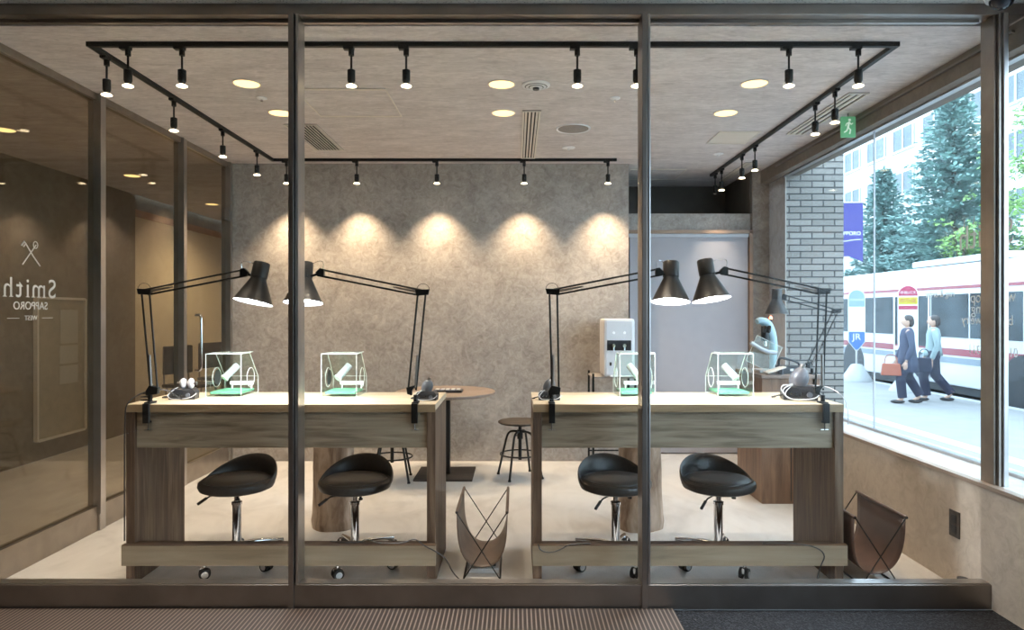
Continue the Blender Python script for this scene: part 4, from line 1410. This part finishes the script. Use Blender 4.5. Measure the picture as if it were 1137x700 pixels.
# building across the road
bl = thing('white_building', 'long white office building with grey windows across the road', 'building', (26, 0, -0.45))
MB().box(0, 12, 10, 95, 0, 20.5).build('walls', FACADE, bl)
MB().box(-0.4, 12.4, 9.6, 95.4, 20.5, 20.9).build('roof', FACADE, bl)
for r_ in range(6):
    for k in range(13):
        y = 20.4 + 3.45 * k + 0.0
        z = 3.7 + 3.0 * r_
        if r_ * 13 + k < 96:
            f = MB().box(-0.05, 0.0, y, y + 2.5, z, z + 1.45).build('window', FGLASS, bl)
            MB().box(-0.10, -0.051, y, y + 0.10, z, z + 1.45).box(-0.10, -0.051, y + 1.2, y + 1.3, z, z + 1.45).box(-0.10, -0.051, y + 2.4, y + 2.5, z, z + 1.45).box(-0.14, -0.051, y - 0.1, y + 2.6, z - 0.12, z - 0.001).build('window_frame', WHITEM, f)

# bus
bus = thing('city_bus', 'white city bus with red stripes stopped along the kerb', 'bus', (9.0, 15.2, -0.52))
L0, L1 = -6.2, 4.9
prof = [(0.0, 0.28), (0.0, 2.35), (0.05, 2.62), (0.22, 2.78), (0.6, 2.84), (1.8, 2.84), (2.15, 2.78), (2.3, 2.62), (2.35, 2.35), (2.35, 0.28)]
MB().prism([(x, L0, z) for x, z in prof], (0, L1 - L0, 0)).build('body', BUSW, bus, bevel=0.03)
MB().box(0.05, 2.3, L0 + 0.1, L1 - 0.1, 0.12, 0.2795).build('underside', BUSK, bus)
MB().box(-0.012, -0.0005, L0 + 0.05, L1 - 0.05, 0.90, 1.04).build('red_stripe', BUSR, bus)
MB().box(-0.012, -0.0005, L0 + 0.05, L1 - 0.05, 0.74, 0.86).build('grey_stripe', BUSG, bus)
MB().box(-0.012, -0.0005, L0 + 0.05, L1 - 0.05, 2.27, 2.33).build('roof_stripe', BUSR, bus)
yy = L0 + 0.3
for k, wl_ in enumerate((1.3, 1.4, 1.4, 1.2, 1.4, 1.4, 1.2, 1.1)):
    if k == 4:
        f = MB().box(-0.010, 0.0, yy, yy + wl_, 0.35, 2.15).build('door', BUSGL, bus)
        MB().box(-0.02, -0.0105, yy, yy + 0.05, 0.35, 2.15).box(-0.02, -0.0105, yy + wl_ / 2 - 0.02, yy + wl_ / 2 + 0.02, 0.35, 2.15).box(-0.02, -0.0105, yy + wl_ - 0.05, yy + wl_, 0.35, 2.15).box(-0.02, -0.0105, yy + 0.05, yy + wl_ - 0.05, 0.9, 1.0).build('door_frame', BUSW, f)
    else:
        MB().box(-0.010, 0.0, yy, yy + wl_, 1.27, 2.16).build('window', BUSGL, bus)
    yy += wl_ + 0.06
MB().box(0.05, 2.3, L0 - 0.012, L0 - 0.0005, 1.1, 2.4).build('windscreen', BUSGL, bus)
for y in (-3.1, 3.0):
    wh_ = MB().cyl((0.02, y, 0.47), (0.30, y, 0.47), 0.47, 28).build('wheel', RUBBER, bus, smooth=True)
    MB().cyl((0.0, y, 0.47), (0.019, y, 0.47), 0.25, 20).build('hub', STEEL, wh_, smooth=True)
    MB().lathe([(0.55, -0.014), (0.55, -0.001)], (0.0, y, 0.47), (1, 0, 0), 28).build('wheel_arch', BUSK, bus)
MB().box(0.5, 1.8, -2.0, 1.2, 2.841, 2.99).build('roof_unit', BUSW, bus, bevel=0.05)


def stop_sign(lab, x, y, ztop, zbot, kind):
    root = thing('bus_stop_sign', lab, 'bus stop sign', (x, y, -0.42), group='bus stop signs')
    # faces the camera side; local x across
    ang = math.atan2(x, y)
    root.rotation_euler.z = -ang * 0.9
    H = ztop + 0.42
    B = zbot + 0.42
    R = 0.19
    MB().lathe([(0.36, 0.0), (0.36, 0.03), (0.13, 0.40), (0.07, 0.42)], n=20).build('concrete_base', CEMENT, root, smooth=True)
    MB().cyl((0, 0, 0.42), (0, 0, B + 0.25), 0.025, 12).build('pole', STEEL, root, smooth=True)
    arc = [(R * math.cos(PI * k / 14), 0, H - R + R * math.sin(PI * k / 14)) for k in range(15)]
    if kind == 'jr':
        MB().prism([(p[0], -0.02, p[2]) for p in arc + [(-R, 0, B + 0.22), (-0.03, 0, B), (0.03, 0, B), (R, 0, B + 0.22)]], (0, 0.04, 0)).build('board', WHITEM, root)
        MB().prism([(p[0] * 0.93, -0.026, p[2] - 0.01) for p in arc] + [(-R * 0.93, -0.026, H - 0.42), (R * 0.93, -0.026, H - 0.42)], (0, 0.005, 0)).build('header_panel', SIGNG, root)
        MB().prism([(-R * 0.93, -0.026, B + 0.46), (-R * 0.93, -0.026, B + 0.22), (-0.03, -0.026, B + 0.02), (0.03, -0.026, B + 0.02), (R * 0.93, -0.026, B + 0.22), (R * 0.93, -0.026, B + 0.46)], (0, 0.005, 0)).build('lower_panel', SIGNB, root)
        text('lettering', 'JR', 0.22, frame_mat((0, -0.028, B + 0.33), (1, 0, 0), (0, 0, 1)), WHITEM, root, 0.002)
        text('lettering', 'バスのりば', 0.065, frame_mat((0, -0.028, H - 0.25), (1, 0, 0), (0, 0, 1)), WHITEM, root, 0.002)
    else:
        MB().prism([(p[0], -0.02, p[2]) for p in arc + [(-R, 0, B), (R, 0, B)]], (0, 0.04, 0)).build('board', WHITEM, root)
        MB().prism([(p[0] * 0.93, -0.026, p[2] - 0.01) for p in arc] + [(-R * 0.93, -0.026, H - R - 0.03), (R * 0.93, -0.026, H - R - 0.03)], (0, 0.005, 0)).build('header_panel', SIGNR, root)
        MB().box(-R * 0.93, R * 0.93, -0.026, -0.021, H - 0.40, H - 0.25).build('yellow_band', SIGNY, root)
        MB().box(-R * 0.93, R * 0.93, -0.026, -0.021, H - 0.51, H - 0.43).build('red_band', SIGNR, root)
        text('lettering', '中央バス', 0.075, frame_mat((0, -0.028, H - 0.155), (1, 0, 0), (0, 0, 1)), WHITEM, root, 0.002)
        text('lettering', 'のりば', 0.10, frame_mat((0, -0.028, H - 0.325), (1, 0, 0), (0, 0, 1)), SIGNR, root, 0.002)
    return root


stop_sign('round-topped slate and blue bus stop sign, left of the pair', 8.40, 16.84, 1.83, 0.33, 'jr')
stop_sign('round-topped red and yellow bus stop sign behind the walking woman', 8.35, 14.55, 1.84, 0.30, 'cb')
# banner on a street pole
t_ = thing('street_banner', 'purple swallow-tailed banner with pale lettering at the brick column edge', 'banner', (5.72, 12.6, -0.42))
MB().cyl((0, 0, 0), (0, 0, 3.9), 0.05, 14).build('pole', STEEL, t_, smooth=True)
MB().cyl((0, 0, 3.71), (0.70, 0, 3.71), 0.014, 8).build('arm', STEEL, t_)
Mb = MB()
Mb.prism([(0.16, -0.006, 3.70), (0.68, -0.006, 3.70), (0.68, -0.006, 2.62), (0.42, -0.006, 2.72), (0.16, -0.006, 2.70)], (0, 0.012, 0)).build('cloth', PURPLE, t_)
text('lettering', 'SAPPORO', 0.10, frame_mat((0.42, -0.009, 3.14), (1, 0, 0), (0, 0, 1)), WHITEM, t_, 0.002)
MB().tube([(0.19, -0.009, 3.02), (0.34, -0.009, 2.99), (0.46, -0.009, 3.02), (0.64, -0.009, 3.03)], 0.006, 6, 2).build('wavy_line', WHITEM, t_)


# trees
def conifer(lab, x, y, top, rad, base, seed):
    rnd = random.Random(seed)
    root = thing('conifer_tree', lab, 'tree', (x, y, -0.44), group='conifers across the road')
    H = top + 0.44
    MB().cone((0, 0, 0), (0, 0, H * 0.97), 0.16, 0.02, 10).build('trunk', TRUNK, root)
    m_ = MB()
    bm_ = m_.bm
    nb = int(H * 34)
    for i in range(nb):
        f = (i / nb) ** 0.85
        z = base + (H - base) * f
        R = rad * (1 - f) ** 0.85 * (0.8 + 0.35 * rnd.random()) + 0.06
        a = i * 2.399 + rnd.random() * 0.5
        nseg = max(4, int(R / 0.14))
        for k in range(nseg):
            t = (k + 0.6 + rnd.random() * 0.5) / nseg
            r = R * t
            c = Vector((r * math.cos(a), r * math.sin(a), z - 0.16 * r + 0.10 * r * t))
            for q in range(9):
                ln = 0.10 + 0.12 * rnd.random()
                d = Vector((math.cos(a) + rnd.uniform(-0.9, 0.9), math.sin(a) + rnd.uniform(-0.9, 0.9), rnd.uniform(-0.35, 0.55))).normalized()
                s = d.cross(Vector((rnd.uniform(-1, 1), rnd.uniform(-1, 1), 1))).normalized() * (0.026 + 0.022 * rnd.random())
                c2 = c + Vector((rnd.uniform(-.16, .16), rnd.uniform(-.16, .16), rnd.uniform(-.08, .08)))
                vs = [bm_.verts.new(c2 - s), bm_.verts.new(c2 + d * ln * 0.5 - s * 1.1), bm_.verts.new(c2 + d * ln), bm_.verts.new(c2 + d * ln * 0.5 + s * 1.1), bm_.verts.new(c2 + s)]
                bm_.faces.new(vs)
    me = m_.build('foliage', NEEDLE, root)
    return root


conifer('smaller blue-green conifer right of the purple banner', 14.0, 26.0, 6.7, 2.1, 0.5, 11)
conifer('tall blue-green conifer in the middle of the street window', 14.3, 22.3, 8.9, 2.75, 0.4, 12)
conifer('low blue-green conifer standing between the other two, behind the bus', 15.2, 25.2, 4.6, 2.2, 0.3, 13)


def leafy(lab, x, y, zc, r, nleaf, seed, trunk=True):
    rnd = random.Random(seed)
    root = thing('leafy_tree', lab, 'tree', (x, y, -0.44), group='broadleaf trees across the road')
    tr_ = MB()
    tr_.tube([(0, 0, 0), (0.05, 0.03, zc * 0.5), (0, 0, zc + r * 0.5)], [0.12, 0.09, 0.03], 10)
    for k in range(6):
        a = k * 1.05
        tr_.tube([(0.03, 0.02, zc * 0.6 + k * 0.15), (r * 0.5 * math.cos(a), r * 0.5 * math.sin(a), zc + 0.15 * k)], [0.035, 0.012], 6)
    tr_.build('trunk', TRUNK, root)
    m_ = MB()
    cl = [(Vector((rnd.gauss(0, 0.5), rnd.gauss(0, 0.5), rnd.gauss(0, 0.62))) * r) for _ in range(46)]
    for i in range(nleaf):
        c = rnd.choice(cl) + Vector((rnd.gauss(0, 1), rnd.gauss(0, 1), rnd.gauss(0, 0.8))) * r * 0.15 + Vector((0, 0, zc))
        d = Vector((rnd.uniform(-1, 1), rnd.uniform(-1, 1), rnd.uniform(-1, 0.4))).normalized()
        s = d.orthogonal().normalized() * 0.05
        ln = 0.13
        m_.bm.faces.new([m_.bm.verts.new(p) for p in (c, c + d * ln * 0.5 - s, c + d * ln, c + d * ln * 0.5 + s)])
    m_.build('foliage', LEAF, root)


leafy('fresh green leafy tree seen right of the right mullion', 14.4, 18.1, 5.6, 1.45, 4200, 21)
leafy('small yellow-green leafy tree left of the right mullion, before the tall conifer', 13.3, 20.3, 3.8, 0.62, 800, 22)
leafy('dense green leafy tree at the right edge of the picture', 15.6, 19.4, 3.0, 1.5, 4000, 23)


# ------------------------------------------------------------------ people on the pavement
def skinned(name, verts, edges, radii, mat, parent, sub=2):
    me = bpy.data.meshes.new(name)
    me.from_pydata([tuple(v) for v in verts], edges, [])
    me.materials.append(mat)
    o = bpy.data.objects.new(name, me)
    COL.objects.link(o)
    if parent:
        o.parent = parent
    md = o.modifiers.new('skin', 'SKIN')
    md.use_smooth_shade = True
    sk = me.skin_vertices[0].data
    for i, r in enumerate(radii):
        sk[i].radius = r if isinstance(r, tuple) else (r, r)
    sk[0].use_root = True
    md2 = o.modifiers.new('sub', 'SUBSURF')
    md2.levels = md2.render_levels = sub
    return o


def person(lab, x, y, rz, top, lower, stride, long_coat, hair):
    """faces -Y in local space, 1.6 m tall"""
    root = thing('person', lab, 'person', (x, y, -0.42), rz)
    s = stride
    V = [(0, 0, 0.92), (0, 0, 1.08), (0, 0, 1.24), (0, 0, 1.34), (0, -0.005, 1.42),
         (0.17, 0, 1.31), (0.205, 0.04, 1.06), (0.20, -0.04, 0.84), (0.195, -0.06, 0.77),
         (-0.17, 0, 1.31), (-0.205, -0.03, 1.06), (-0.21, -0.12, 0.86), (-0.21, -0.14, 0.79),
         (0.085, 0, 0.86), (0.09, -0.6 * s, 0.48), (0.085, -0.35 * s - 0.02, 0.08), (0.09, -0.35 * s - 0.16, 0.03),
         (-0.085, 0, 0.86), (-0.09, 0.15 * s, 0.48), (-0.085, 1.0 * s, 0.12), (-0.09, 1.0 * s - 0.13, 0.03)]
    E = [(0, 1), (1, 2), (2, 3), (3, 4), (3, 5), (5, 6), (6, 7), (7, 8), (3, 9), (9, 10), (10, 11), (11, 12),
         (0, 13), (13, 14), (14, 15), (15, 16), (0, 17), (17, 18), (18, 19), (19, 20)]
    R = [(0.14, 0.10), (0.115, 0.09), (0.14, 0.095), (0.10, 0.07), 0.048, 0.05, 0.04, 0.030, 0.026, 0.05, 0.04, 0.030, 0.026,
         0.085, 0.055, 0.035, 0.028, 0.085, 0.055, 0.035, 0.028]
    skinned('body', V, E, R, SKIN, root)
    hd_ = MB()
    hd_.ell((0, -0.01, 1.52), 0.074, 0.090, 0.108, 18, 14)
    hd_.ell((0, -0.10, 1.505), 0.011, 0.016, 0.020, 8, 6)
    hd_.ell((-0.076, 0, 1.515), 0.010, 0.018, 0.028, 8, 6)
    hd_.ell((0.076, 0, 1.515), 0.010, 0.018, 0.028, 8, 6)
    hd_.build('head', SKIN, root, smooth=True)
    MB().ell((-0.03, -0.094, 1.53), 0.009, 0.005, 0.005, 8, 6).ell((0.03, -0.094, 1.53), 0.009, 0.005, 0.005, 8, 6).build('eyes', HAIR, root)
    MB().ell((0, -0.096, 1.468), 0.022, 0.006, 0.005, 8, 6).build('mouth', SIGNR, root)
    MB().ell((0, 0.015, 1.555), 0.086, 0.092, 0.085, 18, 12).ell((0, 0.055, 1.50), 0.075, 0.06, 0.09, 14, 10).build('hair', hair, root, smooth=True)
    for (hx, hy, hz) in ((0.195, -0.06, 0.77), (-0.21, -0.14, 0.79)):
        hm = MB()
        hm.ell((hx, hy - 0.008, hz - 0.035), 0.016, 0.036, 0.045, 12, 8)
        for k in range(4):
            fy = hy - 0.034 + k * 0.018
            ln = (0.062, 0.072, 0.075, 0.058)[k]
            hm.tube([(hx, fy, hz - 0.065), (hx + 0.002, fy - 0.004, hz - 0.065 - ln * 0.5), (hx - 0.012 * (1 if hx > 0 else -1), fy - 0.004, hz - 0.065 - ln)], [0.0085, 0.008, 0.006], 8)
        hm.tube([(hx, hy - 0.038, hz - 0.03), (hx - 0.004, hy - 0.060, hz - 0.055), (hx - 0.008, hy - 0.062, hz - 0.078)], [0.010, 0.009, 0.007], 8)
        hm.build('hand', SKIN, root, smooth=True)
    # coat: torso shell and sleeves
    prof_ = [(0.075, 0.060, 1.395, 0), (0.155, 0.095, 1.350, 0), (0.175, 0.118, 1.25, 0), (0.155, 0.115, 1.10, 0), (0.175, 0.135, 0.95, 0)]
    if long_coat:
        prof_ += [(0.195, 0.165, 0.75, 0), (0.205, 0.19, 0.58, 0)]
    else:
        prof_ += [(0.180, 0.14, 0.86, 0)]
    rows = []
    for (rx, ry, z, _) in prof_:
        rows.append([(rx * (1 + 0.05 * math.sin(5 * a + z * 9)) * math.cos(a), ry * (1 + 0.05 * math.sin(5 * a + z * 9)) * math.sin(a), z) for a in [2 * PI * k / 28 for k in range(29)]])
    MB().grid(rows).build('coat', top, root, smooth=True, solid=0.008)
    for sl in ([(0.15, 0, 1.32), (0.185, 0.01, 1.28), (0.213, 0.04, 1.06), (0.205, -0.035, 0.86), (0.20, -0.05, 0.815)], [(-0.15, 0, 1.32), (-0.185, 0, 1.28), (-0.213, -0.03, 1.06), (-0.212, -0.11, 0.88), (-0.212, -0.125, 0.83)]):
        MB().tube(sl, [0.055, 0.062, 0.054, 0.045, 0.044], 14).build('sleeve', top, root, smooth=True)
    for kp, sx_ in (((13, 14, 15), 1), ((17, 18, 19), -1)):
        p = [Vector(V[i]) for i in kp]
        MB().tube([p[0] + Vector((0, 0, 0.10)), p[0], p[1], p[2] + Vector((0, 0, 0.03))], [0.10, 0.108, 0.088, 0.075], 16).build('trouser_leg', lower, root, smooth=True)
    for i in (16, 20):
        p = Vector(V[i])
        MB().ell((p.x, p.y + 0.06, 0.036), 0.042, 0.125, 0.036, 14, 8).build('shoe', BLACKP, root, smooth=True)
    return root


pw_ = person('woman walking on the pavement in a dark navy coat and wide trousers', 7.25, 12.65, -1.9, NAVY, NAVYD, 0.22, True, HAIR)
person('pedestrian in a pale top and dark trousers behind the walking woman', 7.95, 13.0, -2.0, TEAL, NAVYD, 0.30, False, HAIR)


def bag(lab, x, y, z, rz, w, h, d, mat):
    t_ = thing('shoulder_bag', lab, 'bag', (x, y, z), rz)
    MB().prism([(-w / 2, -d / 2, 0), (w / 2, -d / 2, 0), (w / 2 * 0.86, -d / 2, h), (-w / 2 * 0.86, -d / 2, h)], (0, d, 0)).build('pouch', mat, t_, bevel=0.02)
    MB().tube([(-w * 0.32, 0, h - 0.01), (-w * 0.25, 0, h + 0.16), (w * 0.25, 0, h + 0.16), (w * 0.32, 0, h - 0.01)], 0.008, 8, 2).build('strap', mat, t_, smooth=True)


bag('orange-red handbag carried on the left of the walking woman', 6.93, 12.62, 0.10, -0.4, 0.34, 0.22, 0.12, ORANGE)
bag('dark navy bag carried on the right of the walking woman', 7.58, 12.68, 0.16, -0.4, 0.26, 0.26, 0.10, NAVYD)
